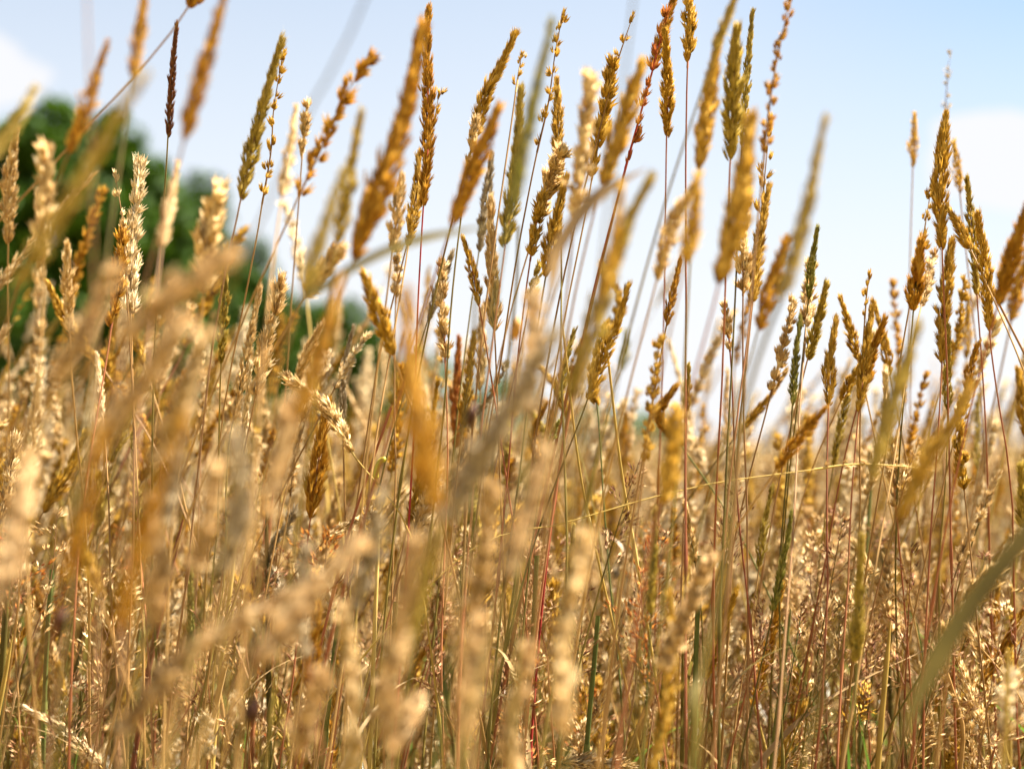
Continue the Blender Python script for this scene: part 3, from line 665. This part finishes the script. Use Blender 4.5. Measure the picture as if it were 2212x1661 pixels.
def build_heroes():
    for i, line in enumerate(l for l in SPEC.strip().split('\n')):
        kind, colr, stemc, d, w, pts, label = line.split('|')
        rng = np.random.default_rng(1000 + i)
        d, w, px = float(d), float(w), parse(pts)
        d += rng.normal(0, .012) if .55 < d < .65 else 0
        dd = np.linspace(0, rng.normal(0, .012), len(px))
        hp = np.array([world_at(x, y, d + q) for (x, y), q in zip(px, dd)])
        tang = nrm(hp[1] - hp[0])
        if i == 4:      # the long slanting stem is traced, its foot far to the side
            st = np.array([world_at(x, y, d) for x, y in [(-420, 900), (-150, 620), (10, 470), (150, 318), (300, 155), (395, 38), (412, 8)]])
            st = np.vstack([[st[0][0] - .06, d, 0.0], st])
        elif i == 53:      # the thick green stalk runs down into the middle of the field
            st = np.array([world_at(x, y, q) for x, y, q in [(1482, 1700, .34), (1492, 1500, .345), (1518, 1370, .35), (1552, 1220, .355), (1582, 980, .36), (1632, 790, .365), (1685, 650, d)]])
            st = np.vstack([[st[0][0] - .004, .33, 0.0], st])
        elif i == 90:
            st = np.array([world_at(x, y, d) for x, y in [(1230, 1128), (1300, 1106), (1380, 1082), (1460, 1062), (1545, 1043), (1650, 1028), (1760, 1014)]])
            st = np.vstack([[st[0][0] - .20, d + .05, 0.0], [st[0][0] - .13, d + .03, st[0][2] * .62], [st[0][0] - .05, d + .01, st[0][2] * .94], st])
        elif i in (110, 125, 126, 141, 142):   # nodding or fallen ears: the stem comes up, arches, and carries the head over
            side = 1 if px[0][0] > px[-1][0] else -1
            apex = hp[0] - tang * .02
            st = [np.array([hp[0][0] + side * .05, d + .01, 0.]), np.array([hp[0][0] + side * .042, d + .01, hp[0][2] * .5]),
                  hp[0] + np.array([side * .022, 0, -.035]), hp[0]]
            st = Curve(st, 12).P
        else:
            st = ground_curve(hp[0], tang, rng, .05 if d > .5 else .03)
        lod = 0 if .5 <= d <= .7 else 1
        if d < .45 and colr in ('straw', 'cream', 'grey') and kind == 'spike': kind, w = 'pan', w * 1.02
        if d < .45 and colr in ('straw', 'cream'): colr = 'tan'
        make_stalk(hp, st, w * K * d * (1.04 if d > .5 else 1.1), kind, colr, stemc, label, rng, lod, leaf=rng.choice([0, .35, .45]) if d > .5 else 0.,
                   awn=.5 if lod == 0 else 0, kink=0 if i == 90 else 1, thick=1.8 if i == 53 else (.6 if i == 90 else 1.), dens=1.0 if d > .5 else 1.9)
        HERO_PX.append((px[0], px[-1], d))
        if i in SHORT: LAND.append((np.mean([p[0] for p in px]), np.mean([p[1] for p in px]), SHORT[i]))
    for i, line in enumerate(SPEC2.strip().split('\n')):
        mat, d, w, pts, label = line.split('|'); rng = np.random.default_rng(3000 + i)
        d, w, px = float(d), float(w), parse(pts)
        P = np.array([world_at(x, y, d) for x, y in px])
        nx = len(P)
        if P[0][2] > .03:
            t0 = nrm(P[1] - P[0])
            nx = len(P); P = np.vstack([ground_curve(P[0], t0, rng)[::2][:-1], P])
        foot = P[0].copy(); mb = MB(); c = Curve(P, 160); u = np.linspace(0, 1, 160)
        f0 = (1 - Curve(P[-nx:], 30).L / c.L) if i < 3 else 0.
        v = (u - f0) / (1 - f0)         # runs 0 to 1 along the flat blade, below it is only its thin stalk
        wf = (.14 + .86 * np.clip(v * 6, 0, 1)) if i < 3 else np.clip(u * 3 + .45, 0, 1)
        strip(mb, c.P, w * K * d / 2 * wf * np.clip((1 - v) * 3.2, .04, 1), np.array([.8, -.45, .25]) if i > 1 else np.array([.35, -.55, -.6]), .3, rnd=.5)
        o = mb.build('grass_frond', [mat], None, foot); o.location = foot
        set_props(o, label, 'grass blade', 'single grass blades', 'thing')
    for i, line in enumerate(STEMS.strip().split('\n')):
        mat, d, w, pts, label = line.split('|'); rng = np.random.default_rng(4000 + i)
        d, w, px = float(d), float(w), parse(pts)
        P = np.array([world_at(x, y, d) for x, y in px]); t0 = nrm(P[1] - P[0])
        P = np.vstack([ground_curve(P[0], t0, rng, .02)[::2][:-1], P])
        foot = P[0].copy(); c = Curve(P, 44); mb = MB(); r0 = w * K * d / 2
        tube(mb, c.P, np.linspace(r0 * 1.1, r0 * .8, 44), 7)
        for s in (.55, .8):       # the swollen joints of the culm
            k = int(s * 43); tube(mb, c.P[k - 1:k + 2], np.array([r0, r0 * 1.35, r0]), 7, rnd=.9)
        o = mb.build('grass_culm', [mat], None, foot); o.location = foot
        set_props(o, label, 'grass stem', 'bare grass stems')
    for i, line in enumerate(AIRY.strip().split('\n')):
        colr, stemc, d, w, pts, label = line.split('|'); rng = np.random.default_rng(5000 + i)
        d, w, px = float(d), float(w), parse(pts)
        hp = np.array([world_at(x, y, d) for x, y in px]); make_airy(hp, ground_curve(hp[0], nrm(hp[1] - hp[0]), rng, .03), w * K * d * .9, colr, stemc, label, rng, 0)

def make_airy(hp, st, spread, colr, stemc, label, rng, lod):
    foot = st[0].copy(); root = bpy.data.objects.new('bent_grass_stalk', None); root.empty_display_size = .01
    COL.objects.link(root); root.location = foot
    set_props(root, label, 'bent grass', 'airy bent grass panicles', 'thing')
    mb = MB(); tube(mb, Curve(st, 24).P, np.linspace(.0006, .0004, 24), 5, rnd=rng.random()); mb.build('stem', [stemc], root, foot)
    mb = MB(); airy(mb, Curve(hp, 40), lod, rng, spread=spread, ncl=8); mb.build('panicle', [colr, stemc], root, foot)

# ------------------------------------------------------------------ small things on the stalks
def small_things():
    rng = np.random.default_rng(77)
    # caterpillar curled over a stem tip
    c = Curve([world_at(x, y, .60) for x, y in [(812, 1034), (813, 1018), (818, 1002), (826, 993), (834, 993)]], 24)
    u = np.linspace(0, 1, 24); mb = MB()
    tube(mb, c.P, np.r_[.0004, .0012 * (1 + .12 * np.sin(u[1:-1] * 70)), .0005], 8, rnd=.6)
    o = mb.build('caterpillar', ['caterpillar_skin'], None, c.P[0]); o.location = c.P[0]
    set_props(o, 'small yellow-green caterpillar curled over the tip of a mauve stem', 'caterpillar')
    hb = c.P[4]; st = ground_curve(hb, np.array([.25, 0, .97]), rng, .01); foot = st[0].copy(); mb = MB()
    tube(mb, Curve(st, 24).P, np.linspace(.0007, .0004, 24), 5)
    o = mb.build('grass_culm', ['s_mauve'], None, foot); o.location = foot
    set_props(o, 'mauve stem that carries the caterpillar on its tip', 'grass stem', 'bare grass stems')
    # papery cocoons wrapped on stalks, and dead husks
    for x0, y0, x1, y1, d, w, mat, nm, lab in [
        (1012, 925, 1026, 868, .40, 30, 'cocoon_skin', 'cocoon', 'dark brown oblong cocoon on a stalk beside the slim golden-green ear'),
        (1112, 735, 1120, 682, .46, 26, 'amber_husk', 'cocoon', 'amber squarish cocoon on a blurred stalk under the dense straw ear'),
        (125, 1365, 148, 1312, .36, 44, 'cocoon_skin', 'cocoon', 'dark brown round blurred cocoon low among tan blurs near the border'),
        (540, 1560, 556, 1505, .36, 50, 'cocoon_skin', 'cocoon', 'dark brown cocoon at the foot of the wide cream-tan ear'),
        (1440, 1478, 1445, 1432, .59, 13, 'husk', 'husk', 'bright orange dry husk at the top of a dark green culm')]:
        a, b = world_at(x0, y0, d), world_at(x1, y1, d); u = np.linspace(0, 1, 14); mb = MB()
        P = a + (b - a) * u[:, None] + np.array([0, -.0015, 0]) * np.sin(u * 3.14)[:, None]
        r = w * K * d / 2 * np.clip(np.sin(u * 3.14) ** .6, .12, 1) * (1 + .10 * np.sin(u * 31 + 1)) * (1.1 - .35 * u) * .8
        tube(mb, P, r, 12)
        o = mb.build(nm, [mat], None, a); o.location = a; set_props(o, lab, nm)
        st = ground_curve(a + np.array([0, .004, .01]), nrm(b - a), rng, .01); foot = st[0].copy()
        if nm == 'cocoon':
            mb = MB(); tube(mb, Curve(np.vstack([st, b + np.array([0, .004, .03])]), 24).P, np.linspace(.0009, .0005, 24), 5)
            o2 = mb.build('grass_culm', ['s_olive'], None, foot); o2.location = foot
            set_props(o2, 'olive stem carrying the ' + ' '.join(lab.split()[:4]), 'grass stem', 'bare grass stems')
# ------------------------------------------------------------------ the rest of the meadow
TINT = {'gold': 'golden', 'amber': 'amber', 'straw': 'straw', 'tan': 'tan', 'cream': 'cream', 'olive': 'olive', 'green': 'green', 'rust': 'rust-red', 'grey': 'grey-brown'}
FORM = {'spike': 'dense ear', 'pan': 'fluffy panicle', 'loose': 'sparse ear', 'narrow': 'slim ear'}
def to_px(p):
    cp, sp = math.cos(PITCH), math.sin(PITCH); y, z = p[1], p[2] - CAM_H
    dep = y * cp + z * sp; up = z * cp - y * sp
    return CX + p[0] / dep / K, CY - up / dep / K, dep

def auto_label(p0, p1, d, colr, kind, used):
    x, y = (p0[0] + p1[0]) / 2, (p0[1] + p1[1]) / 2
    lean = (p1[0] - p0[0]) / max(abs(p1[1] - p0[1]), 1)
    ln = 'upright' if abs(lean) < .14 else ('steeply leaning' if abs(lean) > .4 else 'tilted')
    size = 'large' if abs(p1[1] - p0[1]) > 190 else ('small' if abs(p1[1] - p0[1]) < 110 else 'middling')
    near = sorted(LAND, key=lambda q: (q[0] - x) ** 2 + (q[1] - y) ** 2)
    for q in near[:3]:
        dx, dy = x - q[0], y - q[1]
        rel = ('above' if dy < 0 else 'below') if abs(dy) > abs(dx) else ('beside')
        if rel == 'beside': rel = 'just right of' if dx > 0 else 'just left of'
        if math.hypot(dx, dy) > 220: rel = {'above': 'well above', 'below': 'well below', 'just right of': 'well right of', 'just left of': 'well left of'}[rel]
        for pre in ((size, ln), (ln,), (size,)):
            lab = f"{', '.join(pre)} {TINT[colr]} {FORM[kind]} {rel} the {q[2]}"
            if lab not in used: used.add(lab); return lab
    return lab

def fill_stalks(n_total):
    rng = np.random.default_rng(2024); used = set(); n = 0; tries = 0
    while n < n_total and tries < 20000:
        tries += 1
        d = rng.choice([rng.uniform(.63, .80), rng.uniform(.7, 1.0), rng.uniform(.45, .58), rng.uniform(.30, .38)], p=[.60, .29, .05, .06])
        px = rng.uniform(-60, 2270) if rng.random() < .55 else rng.uniform(-60, 1150)
        tall = rng.random() < (.56 if px > 900 else .62) and d > .5
        # photo: ears stand taller to the left of the gap in the sky than to the right of it
        if tall: ty = rng.uniform(560 if px > 900 else 600, 900) if not 1790 < px < 1960 else rng.uniform(760, 900)
        else: ty = rng.uniform(860, 1600)
        if d < .42:
            px = rng.uniform(-40, 1150) if rng.random() < .8 else rng.uniform(1150, 2250); ty = rng.uniform(780, 1450)
        elif d < .52 and ty < 1000: continue
        hl = rng.uniform(.026, .058); lean = rng.normal(.14, .22)
        if rng.random() < .08: lean = rng.uniform(-.8, .9)
        if d < .42: lean = rng.normal(.12, .1)
        tip = world_at(px, ty, d); ax = nrm(np.array([lean, rng.normal(0, .15), 1.]))
        base = tip - ax * hl; midp = (tip + base) / 2 + np.array([rng.normal(0, .0025 if rng.random() < .75 else .008), 0, 0])
        kind = rng.choice(['spike', 'pan', 'loose', 'narrow'], p=[.44, .34, .12, .10])
        low = ty > 950
        colr = rng.choice(['gold', 'straw', 'amber', 'cream', 'olive', 'green', 'rust', 'grey'], p=[.20, .30, .09, .19, .10, .04, .03, .05] if low else [.36, .30, .12, .04, .12, .02, .02, .02])
        stemc = rng.choice(['s_tan', 's_rust', 's_olive', 's_yellow', 's_mauve', 's_green'], p=[.26, .20, .22, .18, .08, .06])
        if d < .42: colr = rng.choice(['tan', 'tan', 'grey', 'straw']); kind = 'pan'
        w = rng.uniform(.0045, .0085) * (.8 if d < .42 else 1) if kind != 'narrow' else rng.uniform(.003, .005)
        p0, p1 = to_px(base), to_px(tip)
        st = ground_curve(base, nrm(midp - base), rng, .10)
        make_stalk(np.array([base, midp, tip]), st, w, kind, colr, stemc, auto_label(p0, p1, d, colr, kind, used), rng, 0 if .5 < d < .76 else 1,
                   leaf=rng.choice([0, .3, .5], p=[.5, .25, .25]), awn=.3 if .5 < d < .78 else 0, dens=1.0 if d > .5 else 1.8)
        n += 1

def fill_airy(n):
    rng = np.random.default_rng(555)
    for i in range(n):
        d = rng.uniform(.56, .76); x = rng.uniform(900, 2250) if rng.random() < .75 else rng.uniform(-50, 900)
        ty = rng.uniform(1080, 1500); tip = world_at(x, ty, d); ax = nrm(np.array([rng.normal(.1, .2), rng.normal(0, .1), 1.]))
        h = rng.uniform(.04, .075); base = tip - ax * h
        colr = rng.choice(['purple', 'straw', 'rust'], p=[.68, .2, .12]); stemc = rng.choice(['s_rust', 's_olive', 's_mauve', 's_tan'])
        q = min(LAND, key=lambda q: (q[0] - x) ** 2 + (q[1] - ty) ** 2)
        size = 'tall' if h > .062 else ('short' if h < .05 else 'middling')
        make_airy(np.array([base, (base + tip) / 2 + [rng.normal(0, .003), 0, 0], tip]), ground_curve(base, ax, rng, .05), rng.uniform(.018, .034), colr, stemc,
                  f"{size} {'leaning' if abs(ax[0]) > .22 else 'upright'} airy panicle of {dict(purple='purple-brown', gold='golden', straw='pale', rust='rusty')[colr]} grains near the {q[2]}", rng, 0 if d < .75 else 1)

def fill_culms(n):
    rng = np.random.default_rng(808); used = set()
    for i in range(n):
        d = rng.uniform(.58, .80); x = rng.uniform(-40, 2250); ty = rng.uniform(1000, 1420); mat = rng.choice(['s_olive', 's_yellow', 's_tan', 's_green', 's_rust'], p=[.27, .26, .24, .13, .10])
        top = world_at(x, ty, d); ax = nrm(np.array([rng.normal(.08, .12), rng.normal(0, .08), 1.])); st = ground_curve(top, ax, rng, .05); foot = st[0].copy()
        c = Curve(st, 40); r0 = rng.uniform(.0009, .0016); u = np.linspace(0, 1, 40); mb = MB(); rad = r0 * np.clip(1.15 - .35 * u, 0, 2) * np.clip((1 - u) * 14 + .25, 0, 1)
        k = int(rng.uniform(.55, .85) * 39); rad[k] *= 1.35
        tube(mb, c.P, rad, 7, rnd=rng.random())
        u = np.linspace(0, 1, 12); a = rng.uniform(0, 6.28); o = np.array([math.cos(a), math.sin(a) * .6, 0]); q = c.P[k]; ll = rng.uniform(.04, .10)
        near = sorted(LAND, key=lambda q: (q[0] - x) ** 2 + (q[1] - ty) ** 2); lab = ''
        for q2 in near[:6]:
            lab = f"{'thick' if r0 > .00125 else 'slender'} {dict(s_olive='olive', s_yellow='yellow', s_tan='tan', s_green='dark green', s_rust='reddish')[mat]} {'upright' if abs(ax[0]) < .12 else 'leaning'} culm with a shed blade, {'past' if x > q2[0] else 'before'} the {q2[2]}"
            if lab not in used: break
        used.add(lab)
        root = bpy.data.objects.new('grass_culm', None); root.empty_display_size = .01; COL.objects.link(root); root.location = foot
        set_props(root, lab, 'grass stem', 'bare grass stems'); mb.build('stem', [mat], root, foot)
        mb = MB(); strip(mb, q + (c.T[k] * u[:, None] + o * (u ** 1.7)[:, None] * .6 - np.array([0, 0, 1]) * (u ** 3)[:, None] * .4) * ll, r0 * .9 * (1 - u ** 2) + .0001, np.cross(o, [0, 0, 1]))
        mb.build('leaf', ['s_green' if mat == 's_green' else ('b_olive' if mat == 's_olive' else 'b_straw')], root, foot)

def scatter(mb, tpl, xs, ys, sc, rot, leanx, leany, pick, recol):
    """copies of whole template plants merged into mb; leans are shears"""
    for k, T in enumerate(tpl):
        idx = np.where(pick == k)[0]
        if not len(idx): continue
        v, q, t, qm, tm, qr, tr = T; n = len(idx); c, s = np.cos(rot[idx])[:, None], np.sin(rot[idx])[:, None]; S = sc[idx][:, None]
        x = (v[None, :, 0] * c - v[None, :, 1] * s) * S; y = (v[None, :, 0] * s + v[None, :, 1] * c) * S; z = v[None, :, 2] * S
        z2 = z * z / .4
        V = np.stack([x + leanx[idx][:, None] * z2 + xs[idx][:, None], y + leany[idx][:, None] * z2 + ys[idx][:, None], z], -1).reshape(-1, 3)
        off = (np.arange(n) * len(v))[:, None, None]; rn = recol[idx][:, None]
        if len(q):
            mb.q.append((q[None] + off).reshape(-1, 4) + mb.n); mb.qm.append(np.tile(qm, n)); mb.qr.append(np.clip(qr[None] + rn, 0, 1).ravel())
        if len(t):
            mb.t.append((t[None] + off).reshape(-1, 3) + mb.n); mb.tm.append(np.tile(tm, n)); mb.tr.append(np.clip(tr[None] + rn, 0, 1).ravel())
        mb.v.append(V); mb.n += len(V)

SLOT = ['gold', 'straw', 'cream', 'amber', 'olive', 'purple', 's_tan', 's_rust', 's_olive', 's_mauve', 's_yellow', 'b_straw', 'b_olive', 'b_green', 'rust']
def template(rng, lod, hgt, low=False):
    mb = MB(); kind = rng.choice(['spike', 'pan', 'loose', 'narrow'], p=[.62, .25, .05, .08] if low else [.4, .4, .1, .1])
    hm = SLOT.index(rng.choice(['gold', 'straw', 'cream', 'amber', 'olive'], p=[.24, .40, .18, .13, .05] if low else [.29, .35, .18, .10, .08])); sm = SLOT.index(rng.choice(['s_tan', 's_rust', 's_olive', 's_mauve', 's_yellow'], p=[.28, .22, .20, .12, .18]))
    hl = rng.uniform(.035, .06); L = rng.normal(0, .02); b = np.array([L, 0, hgt - hl])
    st = np.array([[0, 0, 0], [L * .1, 0, hgt * .3], [L * .45, 0, hgt * .6], b]); lean = rng.normal(.1, .18)
    tip = b + nrm(np.array([lean, rng.normal(0, .1), 1])) * hl
    tube(mb, Curve(st, 9 if lod < 2 else 5).P, np.linspace(.0009, .00045, 9 if lod < 2 else 5) * (1 if lod < 2 else 1.5), 4 if lod < 2 else 3, m=sm, rnd=.5)
    head(mb, Curve([b, (b + tip) / 2 + [rng.normal(0, .002), 0, 0], tip], 30), rng.uniform(.0026, .0042) * (1.2 if low else 1), kind, lod, rng, m=hm, ma=sm)
    if rng.random() < .5:
        u = np.linspace(0, 1, 6); a = rng.uniform(0, 6.28); o = np.array([math.cos(a), math.sin(a), 0]); z0 = hgt * rng.uniform(.25, .55)
        bp = np.array([L * .3, 0, z0]) + (np.array([0, 0, 1]) * (u - .6 * u ** 3)[:, None] + o * (u ** 1.5)[:, None] * .6) * rng.uniform(.06, .12)
        strip(mb, bp, .0013 * (1 - u ** 2) + .0001, np.cross(o, [0, 0, 1]), m=SLOT.index(rng.choice(['b_straw', 'b_olive'])), rnd=.5)
    return mb.arrays()
def t_airy(rng, lod):
    mb = MB(); h = rng.uniform(.26, .36); L = rng.normal(0, .02); hm = SLOT.index(rng.choice(['purple', 'purple', 'purple', 'rust', 'straw'])); sm = SLOT.index(rng.choice(['s_rust', 's_olive', 's_mauve', 's_tan']))
    b = np.array([L, 0, h * .78]); tip = b + nrm(np.array([rng.normal(.1, .15), 0, 1])) * h * .25
    tube(mb, np.array([[0, 0, 0], [L * .3, 0, h * .4], b]), [.0006, .0005, .0004], 3, m=sm)
    airy(mb, Curve([b, (b + tip) / 2, tip], 24), lod, rng, hm, sm, spread=rng.uniform(.02, .036), ncl=6)
    return mb.arrays()
def t_blade(rng, hgt, broad=1.0, droop=0.):
    mb = MB(); u = np.linspace(0, 1, 10 if droop else 6); a = rng.uniform(0, 6.28); o = np.array([math.cos(a), math.sin(a), 0]); bend = rng.uniform(.1, .8)
    bp = (np.array([0, 0, 1]) * (u - .35 * bend * u ** 3 - droop * u ** 3)[:, None] + o * (u ** 2)[:, None] * bend) * hgt
    strip(mb, bp, .0015 * broad * np.clip(1.15 - u ** 2, .03, 1), np.cross(o, [0, 0, 1]), m=SLOT.index(rng.choice(['b_straw', 'b_olive', 'b_green', 's_olive'], p=[.24, .38, .26, .12])), rnd=.5)
    return mb.arrays()

def pts_in(rng, n, d0, d1, half, pw=1.0):
    """points spread evenly over the field between d0 and d1 metres, within half radians of the view direction"""
    r = np.sqrt(rng.uniform(d0 ** 2, d1 ** 2, n)) if pw == 1 else d0 * (d1 / d0) ** rng.random(n)
    a = rng.uniform(-half, half, n); return r * np.sin(a), r * np.cos(a)

def build_meadow():
    rng = np.random.default_rng(9)
    near = [template(rng, 1, rng.uniform(.31, .43)) for _ in range(16)]
    far = [template(rng, 2, rng.uniform(.30, .42)) for _ in range(14)]
    short = [template(rng, 1, rng.uniform(.17, .31), True) for _ in range(20)]
    mb = MB()
    def sow(tpl, n, d0, d1, half, s0, s1, pw=1, lean=.12, tall=.0):
        xs, ys = pts_in(rng, n, d0, d1, half, pw)
        if d0 < .3:
            k = np.abs(xs) > .42 * ys + .06; xs, ys = xs[k], ys[k]; n = len(xs)
        scatter(mb, tpl, xs, ys, rng.uniform(s0, s1, n) * np.where(xs < .02 * ys, np.where(ys < 2.2, 1.07, 1.03), 1.0) * np.where(rng.random(n) < tall, rng.uniform(1.1, 1.3, n), 1), rng.normal(0, .6, n) + (rng.random(n) < .3) * 3.14, rng.normal(.10, lean, n), rng.normal(0, lean, n), rng.integers(0, len(tpl), n), rng.normal(0, .12, n))
    sow(near, 2500, .74, 1.8, .50, .72, 1.02, tall=.13)
    sow(short, 1350, .64, 1.6, .48, .8, 1.12, lean=.2)
    sow(far, 3800, 1.7, 5, .46, .76, .98, tall=.07)
    sow(far, 9000, 4.5, 45, .42, .84, 1.02, 0)
    o = mb.build('meadow_grass', SLOT); set_props(o, 'mass of ripe tan grass filling the field behind the single stalks', 'grass', kind='stuff')
    mb = MB(); ta = [t_airy(rng, 1) for _ in range(8)]; tb = [t_airy(rng, 2) for _ in range(8)]
    sow(ta, 170, .8, 1.7, .5, .8, 1.05); sow(tb, 1500, 1.6, 5, .46, .85, 1.1)
    o = mb.build('bent_grass_haze', SLOT); set_props(o, 'hazy purplish mass of fine bent grass between the stalks', 'bent grass', kind='stuff')
    mb = MB(); bl = [t_blade(rng, rng.uniform(.12, .30)) for _ in range(30)]
    sow(bl, 3600, .70, 1.8, .5, .7, 1.15, lean=.35); sow(bl, 4000, 1.7, 5, .46, .9, 1.3, lean=.3)
    sow([t_blade(rng, rng.uniform(.20, .32), 1.1, rng.uniform(.6, 1.3)) for _ in range(24)], 750, .62, 1.7, .5, .8, 1.1, lean=.3)
    sow([t_blade(rng, rng.uniform(.12, .22)) for _ in range(10)], 700, .12, .6, 1.2, .6, .9, lean=.12)
    sow([t_blade(rng, .3, 2.5) for _ in range(8)], 5000, 4.5, 40, .42, .9, 1.2, 0, lean=.3)
    o = mb.build('grass_blades', SLOT); set_props(o, 'tangle of straw, olive and green blades around the feet of the stalks', 'grass', kind='stuff')

def build_ground():
    n = 60; r = np.r_[0, np.geomspace(.3, 900, n)]; k = 48; a = np.arange(k) * 2 * math.pi / k
    V = [[0, 0, 0]]
    for q in r[1:]:
        for b in a: V.append([q * math.cos(b), q * math.sin(b), -.012 + .01 * math.sin(q * 3 + b * 2) * min(q, 1)])
    V = np.array(V); V[0, 2] = -.012
    t_ = np.array([[0, 1 + j, 1 + (j + 1) % k] for j in range(k)])
    q_ = np.array([[1 + i * k + j, 1 + (i + 1) * k + j, 1 + (i + 1) * k + (j + 1) % k, 1 + i * k + (j + 1) % k] for i in range(n - 1) for j in range(k)])
    mb = MB(); mb.add(V, q_, t_); o = mb.build('ground', ['meadow_soil']); o['kind'] = 'structure'

# ------------------------------------------------------------------ trees
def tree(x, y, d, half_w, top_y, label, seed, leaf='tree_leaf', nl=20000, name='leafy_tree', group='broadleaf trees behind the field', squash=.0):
    """x: photo column of the crown's middle, top_y: photo row of its top, half_w: photo half width, d metres away"""
    rng = np.random.default_rng(seed); c = world_at(x, HORIZON, d); Hh = CAM_H + (HORIZON - top_y) * K * d; Rw = half_w * K * d
    root = bpy.data.objects.new(name, None); COL.objects.link(root); root.location = (c[0], c[1], 0); set_props(root, label, 'tree', group)
    mb = MB(); zc = Hh * .48
    tube(mb, Curve([[0, 0, 0], [.04 * Rw, 0, Hh * .2], [0, .03 * Rw, Hh * .45], [.05 * Rw, 0, Hh * .8]], 20).P, np.linspace(.035 * Hh, .008 * Hh, 20) * np.r_[1.4, 1.15, np.ones(18)], 10)
    lim = []
    for i in range(11):
        a = i * 2.4 + rng.random(); z0 = Hh * rng.uniform(.14, .6); e = np.array([math.cos(a) * Rw * rng.uniform(.5, .8), math.sin(a) * Rw * rng.uniform(.5, .8), min(Hh * .9, z0 + Hh * rng.uniform(.1, .32))])
        p = Curve([[0, 0, z0], e * [.45, .45, 0] + [0, 0, z0 * .55 + e[2] * .45], e], 10).P; tube(mb, p, np.linspace(.014 * Hh, .003 * Hh, 10), 6); lim.append(e)
    mb.build('trunk', ['bark'], root)
    # crown: clumps on and in a lumpy dome, each of many leaf-sized faces
    ncl = 150; U = nrm(rng.normal(0, 1, (ncl, 3))); rr = rng.uniform(.45, 1, ncl) ** .6
    prof = lambda z: np.clip(1.05 - .1 * z - .35 * np.clip(z - .4, 0, 1), .5, 1.1) * np.where(z < 0, 1 / np.sqrt(np.maximum(1 - .9 * z * z, .2)), 1)
    CC = np.stack([U[:, 0] * Rw * .84 * prof(U[:, 2]), U[:, 1] * Rw * .84 * prof(U[:, 2]), zc + U[:, 2] * Hh * .45], 1)
    CC[:, :2] *= rr[:, None]; CC[:, 2] = zc + (CC[:, 2] - zc) * rr
    CC = np.vstack([CC, lim]); cr = rng.uniform(.20, .34, len(CC)) * Rw
    per = nl // len(CC); P = np.repeat(CC, per, 0) + nrm(rng.normal(0, 1, (len(CC) * per, 3))) * (np.repeat(cr, per) * rng.uniform(.25, 1, len(CC) * per) ** .5)[:, None] * [1, 1, .8]
    P = P[P[:, 2] > Hh * .015]; n = len(P); s = Rw * rng.uniform(.040, .070, n)
    N = nrm(rng.normal(0, 1, (n, 3)) + [0, 0, .7]); A = nrm(np.cross(N, rng.normal(0, 1, (n, 3)))); B = np.cross(N, A)
    V = np.stack([P - A * s[:, None], P + B * (s * .55)[:, None], P + A * s[:, None], P - B * (s * .55)[:, None]], 1).reshape(-1, 3)
    mb = MB(); mb.add(V, np.arange(n * 4).reshape(-1, 4), qr=np.clip(rng.normal(.5, .22, n), 0, 1)); mb.build('crown', [leaf], root)

def build_trees():
    tree(120, 0, 40, 290, 188, 'tallest round green tree behind the field, rising into the sky', 1, nl=44000)
    tree(-250, 0, 42, 260, 260, 'green tree partly cut by the border beside the tallest round one', 2)
    tree(425, 0, 46, 115, 318, 'slender green tree shouldering up beside the tallest round one', 3)
    tree(540, 0, 50, 105, 485, 'lower green tree stepping down from the slender one', 4)
    tree(330, 0, 44, 150, 460, 'dark shaded tree filling the gap below the tallest crown', 5)
    tree(740, 0, 60, 120, 615, 'low wide green tree at the end of the row', 6)
    tree(640, 0, 62, 125, 600, 'short green tree between the lower and the low wide ones', 10)
    for i, (x, w, ty, d, lab) in enumerate([(930, 110, 745, 130, 'pale distant tree past the end of the green row'), (1090, 90, 800, 150, 'small hazy distant tree seen between the middle stems'),
                                            (1285, 75, 868, 160, 'low distant tree on the skyline under the leaning golden ear'), (1400, 90, 890, 170, 'lowest far-off tree on the skyline before the open gap')]):
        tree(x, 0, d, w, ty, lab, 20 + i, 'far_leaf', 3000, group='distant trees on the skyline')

build_ground()
build_trees()
build_heroes()
small_things()
build_meadow()
NH = len(SPEC.strip().split('\n'))
fill_stalks(296 - NH)
fill_airy(100)
fill_culms(40)
